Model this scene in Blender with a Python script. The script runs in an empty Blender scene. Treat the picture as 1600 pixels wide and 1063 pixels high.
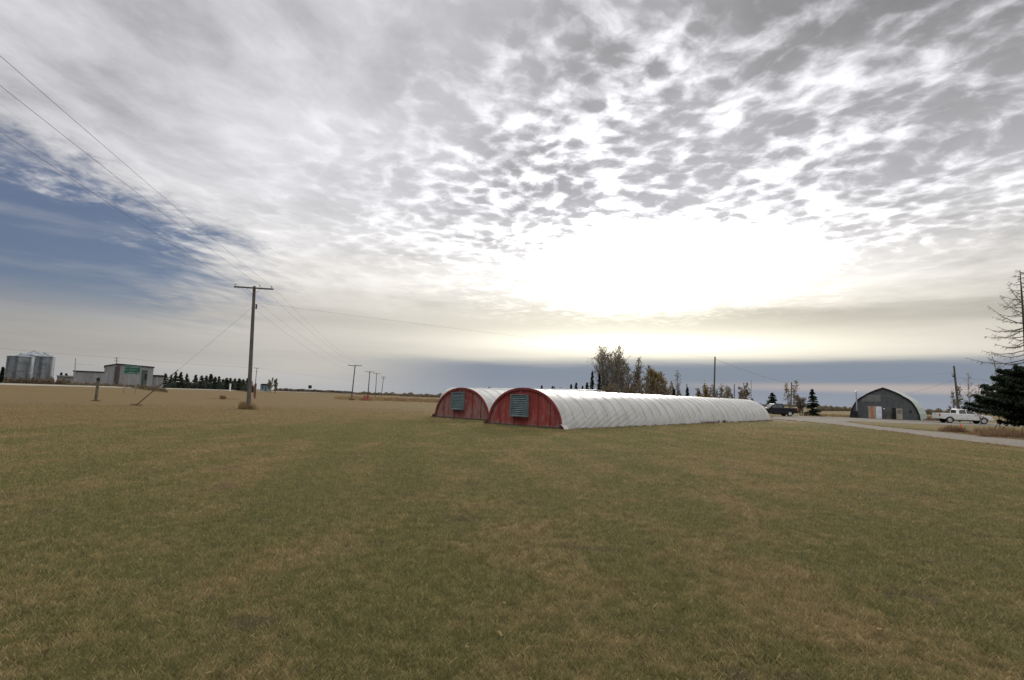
import bpy, math, random
import numpy as np
from mathutils import Vector, Matrix

# ------------------------------------------------------------------ camera
sc = bpy.context.scene
EYE = 1.65
FPX, THETA, ROLL = 850.0, math.radians(5.98), math.radians(1.75)
ct, st, cr, sr = math.cos(THETA), math.sin(THETA), math.cos(ROLL), math.sin(ROLL)
FW = Vector((0, ct, st)); U0 = Vector((0, -st, ct)); X0 = Vector((1, 0, 0))
RT = cr * X0 + sr * U0
UP = -sr * X0 + cr * U0
camd = bpy.data.cameras.new('camera')
camd.sensor_width = 36.0
camd.lens = 36.0 * FPX / 1600.0
camd.clip_start = 0.1
camd.clip_end = 20000
cam = bpy.data.objects.new('camera', camd)
sc.collection.objects.link(cam)
m = Matrix((RT, UP, -FW)).transposed().to_4x4()
m.translation = (0, 0, EYE)
cam.matrix_world = m
sc.camera = cam
sc.render.resolution_x, sc.render.resolution_y = 1024, 680
sc.view_settings.view_transform = 'Standard'
sc.view_settings.look = 'None'
sc.view_settings.gamma = 1
sc.view_settings.exposure = 0.12

# ------------------------------------------------------------------ node expressions
class N:
    """a socket (or number) with arithmetic"""
    def __init__(s, nt, k): s.nt, s.k = nt, k
    def _m(s, op, *a, clamp=False):
        n = s.nt.nodes.new('ShaderNodeMath'); n.operation = op; n.use_clamp = clamp
        for i, v in enumerate((s,) + a):
            v = v.k if isinstance(v, N) else v
            if isinstance(v, (int, float)): n.inputs[i].default_value = v
            else: s.nt.links.new(v, n.inputs[i])
        return N(s.nt, n.outputs[0])
    def __add__(s, o): return s._m('ADD', o)
    __radd__ = __add__
    def __mul__(s, o): return s._m('MULTIPLY', o)
    __rmul__ = __mul__
    def __sub__(s, o): return s._m('SUBTRACT', o)
    def __rsub__(s, o): return (s * -1.0) + o
    def __truediv__(s, o): return s._m('DIVIDE', o)
    def pw(s, e): return s._m('POWER', e)
    def mx(s, o): return s._m('MAXIMUM', o)
    def mn(s, o): return s._m('MINIMUM', o)
    def clamp(s): return s._m('ADD', 0.0, clamp=True)
    def ss(s, a, b):
        n = s.nt.nodes.new('ShaderNodeMapRange'); n.interpolation_type = 'SMOOTHSTEP'
        s.nt.links.new(s.k, n.inputs['Value'])
        n.inputs['From Min'].default_value = a; n.inputs['From Max'].default_value = b
        return N(s.nt, n.outputs[0])

def comb(nt, x, y, z=0.0):
    n = nt.nodes.new('ShaderNodeCombineXYZ')
    for i, v in enumerate((x, y, z)):
        v = v.k if isinstance(v, N) else v
        if isinstance(v, (int, float)): n.inputs[i].default_value = v
        else: nt.links.new(v, n.inputs[i])
    return n.outputs[0]

def noise(nt, vec, scale, detail=4.0, rough=0.5, dist=0.0, dims='3D'):
    n = nt.nodes.new('ShaderNodeTexNoise'); n.noise_dimensions = dims
    if vec is not None: nt.links.new(vec, n.inputs['Vector'])
    n.inputs['Scale'].default_value = scale; n.inputs['Detail'].default_value = detail
    n.inputs['Roughness'].default_value = rough; n.inputs['Distortion'].default_value = dist
    return N(nt, n.outputs['Fac'])

def mixc(nt, f, a, b):
    n = nt.nodes.new('ShaderNodeMix'); n.data_type = 'RGBA'; n.clamp_factor = True
    for s, v in ((n.inputs[0], f), (n.inputs[6], a), (n.inputs[7], b)):
        v = v.k if isinstance(v, N) else v
        if isinstance(v, (int, float)): s.default_value = v
        elif isinstance(v, tuple): s.default_value = (*v[:3], 1)
        else: nt.links.new(v, s)
    return n.outputs[2]

def scalec(nt, col, f):
    n = nt.nodes.new('ShaderNodeVectorMath'); n.operation = 'SCALE'
    if isinstance(col, tuple): n.inputs[0].default_value = col[:3]
    else: nt.links.new(col, n.inputs[0])
    if isinstance(f, N): nt.links.new(f.k, n.inputs['Scale'])
    else: n.inputs['Scale'].default_value = f
    return n.outputs[0]

def sep(nt, vec):
    n = nt.nodes.new('ShaderNodeSeparateXYZ'); nt.links.new(vec, n.inputs[0])
    return [N(nt, o) for o in n.outputs]

def rgb(r, g, b):
    """sRGB 0-255 -> linear"""
    return tuple((c / 255 / 12.92) if c / 255 < .04045 else ((c / 255 + .055) / 1.055) ** 2.4 for c in (r, g, b))

# ------------------------------------------------------------------ world: broken altocumulus in front of a low sun
SKY_FILL = 1.7
SUN_AZ, SUN_EL = math.radians(14.0), math.radians(17.0)
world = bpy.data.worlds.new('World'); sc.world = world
world.use_nodes = True
wt = world.node_tree; wt.nodes.clear()
def build_sky():
    nt = wt
    tc = nt.nodes.new('ShaderNodeTexCoord')
    x, y, z = sep(nt, tc.outputs['Generated'])
    az = x._m('ARCTAN2', y) * (180 / math.pi)
    el = z._m('ARCSINE') * (180 / math.pi)
    inv = 1.0
    zc = z.mx(0.0) + 0.05
    px, py = x / zc, y / zc
    def g(a0, e0, sa, se, p=1.0):
        u = (az - a0) / sa; v = (el - e0) / se
        q = (u * u + v * v)
        if p != 1.0: q = q.pw(p)
        return (q * -1.0)._m('EXPONENT')
    # layer coordinates turned so that the cloud streets run away towards azimuth -13
    c, s_ = math.cos(math.radians(13)), math.sin(math.radians(13))
    al = px * -s_ + py * c          # along the streets
    ac = px * c + py * s_           # across them
    P = comb(nt, ac, al * 0.8, 0.0)
    warp = noise(nt, P, 1.4, 2, .5)
    wf = noise(nt, P, 7.0, 3, .6)
    wf2 = noise(nt, comb(nt, ac, al, 9.0), 7.0, 3, .6)
    P2 = comb(nt, ac + warp * .30 + wf * .075, al * .95 + warp * .2 + wf2 * .075, 3.1)
    vo = nt.nodes.new('ShaderNodeTexVoronoi'); vo.feature = 'SMOOTH_F1'; vo.inputs['Scale'].default_value = 12.5
    vo.inputs['Smoothness'].default_value = .55; vo.inputs['Randomness'].default_value = 1.0
    nt.links.new(P2, vo.inputs['Vector'])
    cell = N(nt, vo.outputs['Distance'])            # ~0 in the middle of a puff, ~.6 between puffs
    puff = noise(nt, P2, 15.0, 6, .58)
    puff2 = noise(nt, P2, 4.4, 4, .60)
    bank = noise(nt, comb(nt, ac, al * .55, 7.7), 1.9, 3, .5)
    c2, s2 = math.cos(math.radians(-12)), math.sin(math.radians(-12))
    al2 = px * -s2 + py * c2; ac2 = px * c2 + py * s2
    streak = noise(nt, comb(nt, ac2 * 1.7 + warp * .6, al2 * .8 + warp * .4, 1.0), 2.4, 6, .60)
    A = comb(nt, az * .035, el * .45, 0.0)          # low stratus is flat: layered by elevation
    strat = noise(nt, A, 1.0, 5, .6)
    wisp = noise(nt, comb(nt, az * .055 + el * .05, el * .26, 2.0), 1.5, 6, .62)
    # light behind the cloud
    jag = (puff2 - .5) * 1.1 + (wisp - .5) * .7
    core = g(12.5, 13.6, 12.5, 4.9) * 3.0 + g(27, 14.8, 14, 2.3) * .42
    core = core * (1.0 + jag).mx(.15)
    wide = g(14, 19, 22, 10)
    gapl = g(5, 25.0, 8, 4.5) * .9 + g(14, 31.5, 8, 3.5) * .6 + g(-2, 21.0, 6, 4) * .6 + g(31, 22, 10, 4) * .40
    # how far the cloud opens: soft, never a hard cut
    openn = (cell * .56 + puff * .82 + puff2 * .55 + bank * .60 - 1.25 + wide * .06 + gapl * .08)
    gap = openn.ss(-.08, .52)
    zone = (az + (el - 20) * -.9).ss(-42, -2) * el.ss(11.0, 17)
    body = .535 + wide * .14 - el.ss(25, 34) * .09 - az.ss(16, 30) * el.ss(22, 29) * .05 - az.ss(18, 46) * el.ss(17, 30) * .10 + az.ss(8, -18) * .10 - az.ss(-22, -46) * .09 - az.ss(-18, -40) * el.ss(18, 30) * .06 + (bank - .5) * .22 + (puff2 - .5) * .14
    shine = .30 + wide * .58 + gapl * .50 + az.ss(-36, 0) * .20
    burn = (g(13, 13.2, 13, 5.2) + g(26, 14.8, 12, 2.2) * .40)
    edge = (burn * 1.2 + (puff - .5) * 1.1 + (puff2 - .5) * .8).ss(.25, .95)
    gap2 = gap + edge - gap * edge
    lum = body + zone * (gap2 - .18) * shine + core * (gap2 * .85 + .15)
    # smooth veil with streaks on the left and low on the right
    veil = 1.0 - zone * .8
    lum = lum + veil * ((streak - .5) * .62 + (puff2 - .5) * .16 + .045 + g(-18, 15, 13, 6) * .11) * el.ss(8, 15)
    lum = lum + (wisp - .5) * .55 * (1.0 - el.ss(15, 21)) * el.ss(5, 9) + g(22, 11.0, 27, 3.6) * .34
    # low stratus bands
    low = 1.0 - (el + (strat - .5) * 2.4).ss(6.6, 10.6)
    b_warm = g(14, 5.9, 15, 1.2) * .62 + g(16, 5.2, 30, 1.4) * .18
    lowl = .49 + b_warm + g(5, 5.5, 16, 3.2) * .12 + g(12, 9.0, 17, 2.0) * .34 + (strat - .5) * .20 - az.ss(-20, -46) * .14
    lum = lum * (1.0 - low) + lowl * low
    shelf = (el + (strat - .5) * 3.0 + (wisp - .5) * 1.2)
    lum = lum - (shelf.ss(7.2, 8.3) * (1.0 - shelf.ss(8.6, 9.8))) * az.ss(2, 26) * .13 - g(41, 10.2, 8, .55) * .10 + g(30, 6.0, 20, 2.6) * .13 + g(-5, 6.5, 18, 3) * .06
    # tint
    warmf = (1.0 - el.ss(6, 21)) * (az.ss(-40, 0) * .25 + .72)
    col = mixc(nt, warmf, (.985, .98, 1.025), (1.0, .95, .86))
    col = mixc(nt, (g(16, 6.5, 26, 4.0) * .9).clamp(), col, (1.0, .945, .76))
    col = scalec(nt, col, lum)
    # dark blue-grey bank along the horizon, open towards the left
    wav = (strat - .5) * 1.6
    tip = el + wav - (az * .012)
    bank_m = (1.0 - tip.ss(3.1, 4.4)) * (az.ss(-21, -1) * .90)
    col = mixc(nt, bank_m, col, (.19, .23, .30))
    slot = g(38, 1.7, 19, .42, 1.5) * .75
    col = mixc(nt, slot, col, (.50, .42, .37))
    lowb = (1.0 - el.ss(.2, 2.6)) * .40
    col = mixc(nt, lowb, col, (.34, .36, .41))
    # the unseen half of the sky: cloud overhead and behind, brightened as added fill light
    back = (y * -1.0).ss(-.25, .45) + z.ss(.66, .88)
    col = mixc(nt, back.clamp(), col, scalec(nt, (1.0, .99, .97), ((puff2 * .8 + bank) * .55 + .12) + z.ss(.25, .8) * SKY_FILL))
    # clear sky
    sky = nt.nodes.new('ShaderNodeTexSky'); sky.sky_type = 'NISHITA'; sky.sun_disc = False
    sky.sun_elevation = SUN_EL; sky.sun_rotation = SUN_AZ
    sky.air_density = 1.0; sky.dust_density = .4; sky.ozone_density = 2.0
    blue = mixc(nt, .55, scalec(nt, sky.outputs[0], 0.05), (.105,.138,.262))
    ub = (az * .28 + 24.2) * -1.0  # upper edge falls to the right
    upper = (el + (az + 44.7) * .27 - 17.9 + (streak - .5) * 9.0 + (puff2 - .5) * 7 + (puff - .5) * 5)
    bm = (1.0 - upper.ss(-2.6, 2.6)) * el.ss(3.8, 9.0) * (1.0 - (az + (streak - .5) * 22 - (el - 10) * .5).ss(-35, -22))
    cir = (noise(nt, comb(nt, az * .04 + el * .03, el * .30, 4.0), 1.6, 5, .55)).ss(.44, .75)
    bm = bm * (1.0 - cir * .26) * .95
    col = mixc(nt, bm, col, blue)
    # behind the camera: cloud with the added fill brightness
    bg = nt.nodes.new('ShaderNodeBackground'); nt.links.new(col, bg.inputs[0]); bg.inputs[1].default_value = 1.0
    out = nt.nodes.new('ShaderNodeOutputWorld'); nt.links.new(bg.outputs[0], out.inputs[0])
build_sky()
world.cycles.sampling_method = 'MANUAL'
world.cycles.sample_map_resolution = 512

sund = bpy.data.lights.new('sun', 'SUN'); sund.energy = 1.5; sund.angle = math.radians(12)
sund.color = (1, .94, .84)
sun = bpy.data.objects.new('sun', sund); sc.collection.objects.link(sun)
dirv = Vector((math.sin(SUN_AZ) * math.cos(SUN_EL), math.cos(SUN_AZ) * math.cos(SUN_EL), math.sin(SUN_EL)))
sun.rotation_euler = dirv.to_track_quat('Z', 'Y').to_euler()
sun.location = (0, 0, 60)

# ------------------------------------------------------------------ survey helpers (photo pixel + distance -> place in the world)
def ray(px, py):
    return FW + RT * ((px - 800) / FPX) + UP * ((531.5 - py) / FPX)
def hroad(y):
    t = min(1, max(0, (y - 95) / 305.0)); return 1.35 - .8 * t
def sst(a, b, v):
    t = min(1, max(0, (v - a) / (b - a))); return t * t * (3 - 2 * t)
def zt(x, y):
    s = x + .2 * y
    h = hroad(y)
    return h * (1 - sst(-70, -57, s)) - .3 * (1 - sst(-92, -84, s)) * (h / 1.35)
def at(px, depth, z=None):
    """the point y = depth in the direction of photo column px, on the ground"""
    b = -(st + (px - 800) / FPX * sr * ct) / (cr * ct)
    d = FW + RT * ((px - 800) / FPX) + UP * b
    x = d.x / d.y * depth
    return Vector((x, depth, zt(x, depth) if z is None else z))
def gnd(px, py, z=0.0):
    d = ray(px, py); k = (z - EYE) / d.z
    return Vector((d.x * k, d.y * k, z))
def pt(px, py, depth):
    d = ray(px, py) * 1.0; k = depth / d.y
    return Vector((d.x * k, depth, EYE + d.z * k))

# ------------------------------------------------------------------ mesh helpers
def link(o, parent=None):
    sc.collection.objects.link(o)
    if parent is not None: o.parent = parent
    return o
def tag(o, label=None, cat=None, group=None, kind=None):
    if label: o['label'] = label
    if cat: o['category'] = cat
    if group: o['group'] = group
    if kind: o['kind'] = kind
    return o
def empty(name, loc, rz=0.0, label=None, cat=None, group=None):
    o = bpy.data.objects.new(name, None); o.location = loc; o.rotation_euler = (0, 0, rz)
    o.empty_display_size = .3
    link(o); return tag(o, label, cat, group)
def copy_tree(o, parent=None):
    c = o.copy(); sc.collection.objects.link(c)
    if parent is not None: c.parent = parent
    for ch in list(o.children): copy_tree(ch, c)
    return c

class MB:
    def __init__(s): s.v = []; s.f = []
    def add(s, vs, fs):
        o = len(s.v); s.v += [tuple(v) for v in vs]; s.f += [tuple(i + o for i in f) for f in fs]; return s
    def box(s, x0, x1, y0, y1, z0, z1):
        return s.add([(x0,y0,z0),(x1,y0,z0),(x1,y1,z0),(x0,y1,z0),(x0,y0,z1),(x1,y0,z1),(x1,y1,z1),(x0,y1,z1)],
                     [(0,3,2,1),(4,5,6,7),(0,1,5,4),(1,2,6,5),(2,3,7,6),(3,0,4,7)])
    def tube(s, pts, rs, n=6, caps=True):
        pts = [Vector(p) for p in pts]
        if isinstance(rs, (int, float)): rs = [rs] * len(pts)
        o = len(s.v); last = None
        for i, p in enumerate(pts):
            t = (pts[min(i + 1, len(pts) - 1)] - pts[max(i - 1, 0)])
            if t.length < 1e-9: t = Vector((0, 0, 1))
            t.normalize()
            if last is None:
                a = Vector((1, 0, 0)) if abs(t.x) < .9 else Vector((0, 1, 0))
            else: a = last
            a = (a - t * a.dot(t)).normalized(); b = t.cross(a); last = a
            for k in range(n):
                w = 2 * math.pi * k / n
                s.v.append(tuple(p + a * (math.cos(w) * rs[i]) + b * (math.sin(w) * rs[i])))
        for i in range(len(pts) - 1):
            for k in range(n):
                k2 = (k + 1) % n
                s.f.append((o + i*n + k, o + i*n + k2, o + (i+1)*n + k2, o + (i+1)*n + k))
        if caps:
            s.f.append(tuple(o + k for k in reversed(range(n))))
            e = o + (len(pts) - 1) * n
            s.f.append(tuple(e + k for k in range(n)))
        return s
    def prism(s, prof, y0, y1, axis='y', inset=None):
        """profile (a,b) in XZ extruded along y; inset gives the far profile"""
        n = len(prof); q = inset or prof
        vs = [(a, y0, b) for a, b in prof] + [(a, y1, b) for a, b in q]
        fs = [tuple(range(n)), tuple(range(2*n - 1, n - 1, -1))]
        for i in range(n):
            j = (i + 1) % n; fs.append((i, i + n, j + n, j))
        return s.add(vs, fs)
    def quad(s, c, a, b):
        c, a, b = Vector(c), Vector(a), Vector(b)
        return s.add([c - a - b, c + a - b, c + a + b, c - a + b], [(0, 1, 2, 3)])
    def build(s, name, mat, parent=None, smooth=False, bevel=0.0, recalc=False):
        me = bpy.data.meshes.new(name); me.from_pydata(s.v, [], s.f); me.update()
        if recalc:
            import bmesh
            bm = bmesh.new(); bm.from_mesh(me); bmesh.ops.recalc_face_normals(bm, faces=bm.faces); bm.to_mesh(me); bm.free()
        me.materials.append(mat)
        if smooth: me.polygons.foreach_set('use_smooth', [True] * len(me.polygons))
        o = bpy.data.objects.new(name, me); link(o, parent)
        if bevel:
            b = o.modifiers.new('bevel', 'BEVEL'); b.width = bevel; b.segments = 2; b.limit_method = 'ANGLE'; b.angle_limit = .6
        return o

# ------------------------------------------------------------------ materials
def material(name, rough=.8, spec=.3, metal=0.0):
    mt = bpy.data.materials.new(name); mt.use_nodes = True
    nt = mt.node_tree; b = nt.nodes['Principled BSDF']
    b.inputs['Roughness'].default_value = rough; b.inputs['Specular IOR Level'].default_value = spec
    b.inputs['Metallic'].default_value = metal
    return mt, nt, b
def pos(nt, obj=True):
    if obj:
        t = nt.nodes.new('ShaderNodeTexCoord'); return t.outputs['Object']
    g = nt.nodes.new('ShaderNodeNewGeometry'); return g.outputs['Position']
def setcol(nt, b, c): nt.links.new(c, b.inputs['Base Color'])
def bump(nt, b, h, strength=.5, dist=.02):
    n = nt.nodes.new('ShaderNodeBump'); n.inputs['Strength'].default_value = strength; n.inputs['Distance'].default_value = dist
    nt.links.new(h.k, n.inputs['Height']); nt.links.new(n.outputs[0], b.inputs['Normal'])
def mottled(name, c1, c2, scale=3.0, rough=.8, spec=.3, metal=0.0, detail=5, stretch=(1, 1, 1), bmp=0.0, lo=.35, hi=.65):
    mt, nt, b = material(name, rough, spec, metal)
    x, y, z = sep(nt, pos(nt))
    n = noise(nt, comb(nt, x * stretch[0], y * stretch[1], z * stretch[2]), scale, detail, .6)
    setcol(nt, b, mixc(nt, n.ss(lo, hi), c1, c2))
    if bmp: bump(nt, b, n, bmp, .02)
    return mt
M = {}
M['pole'] = mottled('pole_wood', (.065,.056,.05), (.125,.11,.10), 3, .9, .1, stretch=(6,6,.4), bmp=.3)
M['pole_pale'] = mottled('pole_weathered', (.16,.14,.12), (.26,.23,.20), 3, .9, .1, stretch=(6,6,.4))
M['insul'] = mottled('porcelain', (.22,.24,.22), (.30,.31,.28), 5, .3, .5)
M['wire'] = mottled('wire_metal', (.03,.03,.035), (.05,.05,.055), 1, .5, .3)
M['metal'] = mottled('galvanised', (.30,.33,.36), (.42,.45,.48), 1.5, .4, .5, .6, stretch=(1,1,.2))
M['rust'] = mottled('rusty_steel', (.10,.045,.03), (.20,.10,.06), 6, .9, .2)
M['bark'] = mottled('bark', (.05,.04,.033), (.12,.10,.085), 8, .95, .1, stretch=(1,1,.2), bmp=.5)
M['bark_grey'] = mottled('poplar_bark', (.15,.13,.115), (.26,.24,.215), 4, .95, .1, stretch=(1,1,.5))
M['twig'] = mottled('bare_twigs', (.11,.09,.075), (.19,.16,.13), 2, .95, .1)
M['twig_red'] = mottled('reddish_twigs', (.16,.09,.08), (.24,.15,.13), 2, .95, .1)
def leafmat(name, c1, c2, sc_=1.2):
    mt, nt, b = material(name, .75, .15)
    p = pos(nt)
    n = noise(nt, p, sc_, 4, .7); n2 = noise(nt, p, 11, 2, .7)
    f = (n * .6 + n2 * .4).ss(.38, .62)
    c = mixc(nt, f, c1, c2); setcol(nt, b, c)
    tr = nt.nodes.new('ShaderNodeBsdfTranslucent'); nt.links.new(c, tr.inputs[0])
    ms = nt.nodes.new('ShaderNodeMixShader'); ms.inputs[0].default_value = .42
    nt.links.new(b.outputs[0], ms.inputs[1]); nt.links.new(tr.outputs[0], ms.inputs[2])
    nt.links.new(ms.outputs[0], nt.nodes['Material Output'].inputs[0])
    return mt
M['needles'] = leafmat('spruce_needles', (.011,.018,.011), (.038,.050,.028))
M['needles_blue'] = leafmat('blue_spruce_needles', (.018,.03,.032), (.05,.07,.07))
M['needles_brown'] = leafmat('dry_needles', (.05,.045,.025), (.10,.09,.045))
M['leaf_ochre'] = leafmat('ochre_leaves', (.12,.085,.03), (.26,.19,.07))
M['leaf_olive'] = leafmat('olive_leaves', (.11,.095,.055), (.21,.18,.10))
M['needles_hazed'] = leafmat('hazed_spruce_needles', (.035,.045,.035), (.075,.085,.062))  # lighter, greyer needle copy: distance haze put into the colour
M['brush'] = leafmat('brown_brush', (.075,.058,.04), (.16,.125,.08))
M['dry_grass'] = leafmat('dry_tall_grass', (.16,.11,.055), (.32,.23,.12), 3)
M['red_grass'] = leafmat('reddish_grass', (.15,.09,.055), (.26,.165,.10), 2)

# ------------------------------------------------------------------ ground colour, shared by the soil sheet and the grass standing on it
def grass_colour(nt):
    g = nt.nodes.new('ShaderNodeNewGeometry')
    x, y, z = sep(nt, g.outputs['Position'])
    P = comb(nt, x, y, 0.0)
    big = noise(nt, P, .035, 4, .55)
    mid = noise(nt, P, .22, 5, .6)
    small = noise(nt, P, 1.1, 4, .6)
    fine = noise(nt, P, 6.0, 3, .6)
    tiny = noise(nt, P, 22.0, 2, .6)
    green = mixc(nt, fine.ss(.3, .7), (.106,.098,.038), (.166,.146,.060))
    tan = mixc(nt, fine.ss(.3, .7), (.178,.126,.062), (.272,.200,.104))
    # mowing passes, roughly along the power line
    sw = (x * .98 + y * .2 + noise(nt, P, .05, 2) * 3.0)
    row = ((sw * (2 * math.pi / 2.1))._m('SINE') * .5 + .5)
    # mower turns: wide arcs, and two wheel tracks running off towards the barns
    rad = ((x - 9.0) * (x - 9.0) + (y - 2.0) * (y - 2.0))._m('SQRT') + (mid - .5) * .8
    arcs = ((rad * (2 * math.pi / 1.9))._m('SINE')).ss(.55, 1.0)
    tk = x * .9 - y * .22 + (big - .5) * 3.0
    tr1 = ((tk * (2 * math.pi / 4.6))._m('SINE')).ss(.90, 1.0)
    track = arcs * noise(nt, P, .09, 2).ss(.45, .6) + tr1 * .8
    g_near = ((x - 4.0) * (x - 4.0) / 160.0 + (y - 27.0) * (y - 27.0) / 60.0).ss(1.6, .3)
    dryfar = (x * -.10 + y * .055 - 2.6 + (mid - .5) * 3).ss(-.6, 1.6)       # the unwatered strip by the power line
    # mower turns: wide arcs, and two wheel tracks running off towards the barns
    rad = ((x - 9.0) * (x - 9.0) + (y - 2.0) * (y - 2.0))._m('SQRT') + (mid - .5) * .8
    arcs = ((rad * (2 * math.pi / 1.9))._m('SINE')).ss(.55, 1.0)
    tk = x * .9 - y * .22 + (big - .5) * 3.0
    tr1 = ((tk * (2 * math.pi / 4.6))._m('SINE')).ss(.90, 1.0)
    track = arcs * noise(nt, P, .09, 2).ss(.45, .6) + tr1 * .8
    dryfar = dryfar * (1.0 - (x + y * .25).ss(-2, 12) * .55)
    f = (big * .75 + mid * .62 + small * .55 + fine * .34 + tiny * .30 + row * .09 + track * .09 - 1.345) * 4.3 + .50
    belt = y.ss(16, 22) * (1.0 - (y + x * -.18 + (mid - .5) * 8).ss(30, 42)) * .20 + g_near * .14
    f = f - belt * (1.0 - x.ss(8, 30) * .6)
    f = (f + dryfar * .75 + y.ss(60, 200) * .25).clamp()
    c = mixc(nt, f, green, tan)
    # dead thatch showing as purple-brown spots
    spot = (noise(nt, P, .9, 4, .65)).ss(.58, .68) + (noise(nt, P, 4.5, 3, .65)).ss(.60, .70) * .8
    c = mixc(nt, spot * .55, c, (.095,.070,.052))
    lush = (noise(nt, P, .5, 3, .6)).ss(.62, .74) * (1.0 - dryfar)
    c = mixc(nt, lush * .5, c, (.085,.105,.038))
    far = y.ss(150, 500)
    c = mixc(nt, dryfar * .5, c, (.145,.102,.050))
    c = mixc(nt, far * .7, c, (.145,.108,.06))
    return c, fine, small, y

mt, nt, b = material('lawn_soil', .95, .05)
c, fine, small, gy = grass_colour(nt)
P = comb(nt, *sep(nt, nt.nodes.new('ShaderNodeNewGeometry').outputs['Position'])[:2], 0.0)
nearf = gy.ss(40, 6)
n1 = noise(nt, P, 45, 3, .7); n2 = noise(nt, P, 9, 4, .7)
c = scalec(nt, c, (n1 * .6 + n2 * .6 + .02) * (1.0 - nearf * .30))
setcol(nt, b, c); bump(nt, b, n2 * .6 + n1 * .4, .7, .05)
M['ground'] = mt
mt, nt, b = material('grass_blades', .7, .12)
c, fine, small, gy = grass_colour(nt)
at_ = nt.nodes.new('ShaderNodeAttribute'); at_.attribute_name = 'tint'
t0 = N(nt, at_.outputs['Fac'])
c = mixc(nt, t0.ss(.60, 1.0) * .45, c, (.36,.28,.15))
c = mixc(nt, t0.ss(.40, .0) * .55, c, (.09,.11,.04))
c = scalec(nt, c, 1.34)
setcol(nt, b, c)
tr = nt.nodes.new('ShaderNodeBsdfTranslucent'); nt.links.new(c, tr.inputs[0])
ms = nt.nodes.new('ShaderNodeMixShader'); ms.inputs[0].default_value = .35
nt.links.new(b.outputs[0], ms.inputs[1]); nt.links.new(tr.outputs[0], ms.inputs[2])
nt.links.new(ms.outputs[0], nt.nodes['Material Output'].inputs[0])
M['blades'] = mt
mt, nt, b = material('gravel', .95, .1)
p = pos(nt, False)
n1, n2, n3 = noise(nt, p, 30, 3, .7), noise(nt, p, 4, 4, .65), noise(nt, p, .5, 3, .5)
c = mixc(nt, (n1 * .4 + n2 * .4 + n3 * .3 - .05).ss(.35, .65), (.09,.08,.068), (.18,.16,.138))
c = mixc(nt, (n2 * .5 + n3 * .6).ss(.60, .70) * .6, c, (.14,.115,.07))
setcol(nt, b, c); bump(nt, b, n1, .6, .02)
M['gravel'] = mt
M['asphalt'] = mottled('highway_asphalt', (.22,.21,.20), (.30,.285,.27), .8, .9, .15)
M['yellow'] = mottled('road_paint', (.55,.50,.42), (.62,.57,.48), 3, .8, .2)
M['stubble'] = mottled('stubble', (.22,.165,.09), (.30,.23,.13), .05, .95, .05)

# ------------------------------------------------------------------ ground sheet
def terrain():
    ss = list(np.concatenate([-np.geomspace(9000, 110, 22), np.arange(-104, -50, 2.0), np.linspace(-50, 60, 28)[1:], np.geomspace(70, 9000, 22)]))
    ys = list(np.concatenate([-np.geomspace(3000, 20, 12), np.linspace(-15, 60, 24), np.arange(70, 420, 10.0), np.geomspace(440, 12000, 26)]))
    mb = MB(); W = len(ss)
    for y in ys:
        for s in ss:
            x = s - .2 * y if abs(y) < 500 else s - .2 * 500 * (1 if y > 0 else -1)
            mb.v.append((x, y, zt(x, y)))
    for j in range(len(ys) - 1):
        for i in range(W - 1):
            a = j * W + i; mb.f.append((a, a + 1, a + 1 + W, a + W))
    tag(mb.build('ground', M['ground'], smooth=True), kind='structure')
terrain()

def strip(name, s0, s1, ys, dz, mat):
    mb = MB(); W = 6
    for y in ys:
        for k in range(W):
            s = s0 + (s1 - s0) * k / (W - 1); x = s - .2 * y
            mb.v.append((x, y, zt(x, y) + dz))
    for j in range(len(ys) - 1):
        for i in range(W - 1):
            a = j * W + i; mb.f.append((a, a + 1, a + 1 + W, a + W))
    return tag(mb.build(name, mat, smooth=True), kind='structure')
RY = list(np.arange(-60, 470, 10.0))
strip('highway', -81, -72, RY, .05, M['asphalt'])
M['shoulder'] = mottled('pale_gravel_shoulder', (.17,.155,.125), (.23,.21,.17), .6, .95, .1)
strip('highway_shoulder', -72.1, -66.0, RY, .03, M['shoulder'])
strip('highway_marking', -76.6, -76.45, RY, .06, M['yellow'])

def sheet(name, px_poly, mat, dz, seed=1, step=.7, jit=.16):
    """flat ground patch outlined by photo pixels, with a ragged edge"""
    rnd = random.Random(seed)
    pts = [gnd(*p) for p in px_poly]; out = []
    for i, p in enumerate(pts):
        q = pts[(i + 1) % len(pts)]; n = max(1, int((q - p).length / step))
        for k in range(n):
            w = p.lerp(q, k / n)
            out.append((w.x + rnd.uniform(-jit, jit), w.y + rnd.uniform(-jit, jit), dz))
    import bmesh
    bm = bmesh.new(); f = bm.faces.new([bm.verts.new(v) for v in out])
    bmesh.ops.triangulate(bm, faces=[f])
    me = bpy.data.meshes.new(name); bm.to_mesh(me); bm.free(); me.materials.append(mat)
    o = bpy.data.objects.new(name, me); link(o)
    if me.polygons and me.polygons[0].normal.z < 0: me.flip_normals()
    return tag(o, kind='structure')
# gravel drive: near lane sweeping in from the right, yard lane in front of the workshop
sheet('gravel_driveway', [(1209,650.5),(1240,650),(1300,650.8),(1380,655),(1450,657.5),(1540,660.5),(1640,664.5),(1640,668.5),(1540,665.5),(1470,664),(1400,661.5),(1330,658),
      (1322,659.5),(1375,666.5),(1431,672),(1487,676.5),(1544,682.5),(1600,688),(1720,700),(1720,716),(1600,701),(1525,692.5),(1450,683),(1375,673),(1300,663.5),(1240,658),(1206,655.5)], M['gravel'], .012, 3)

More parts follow.
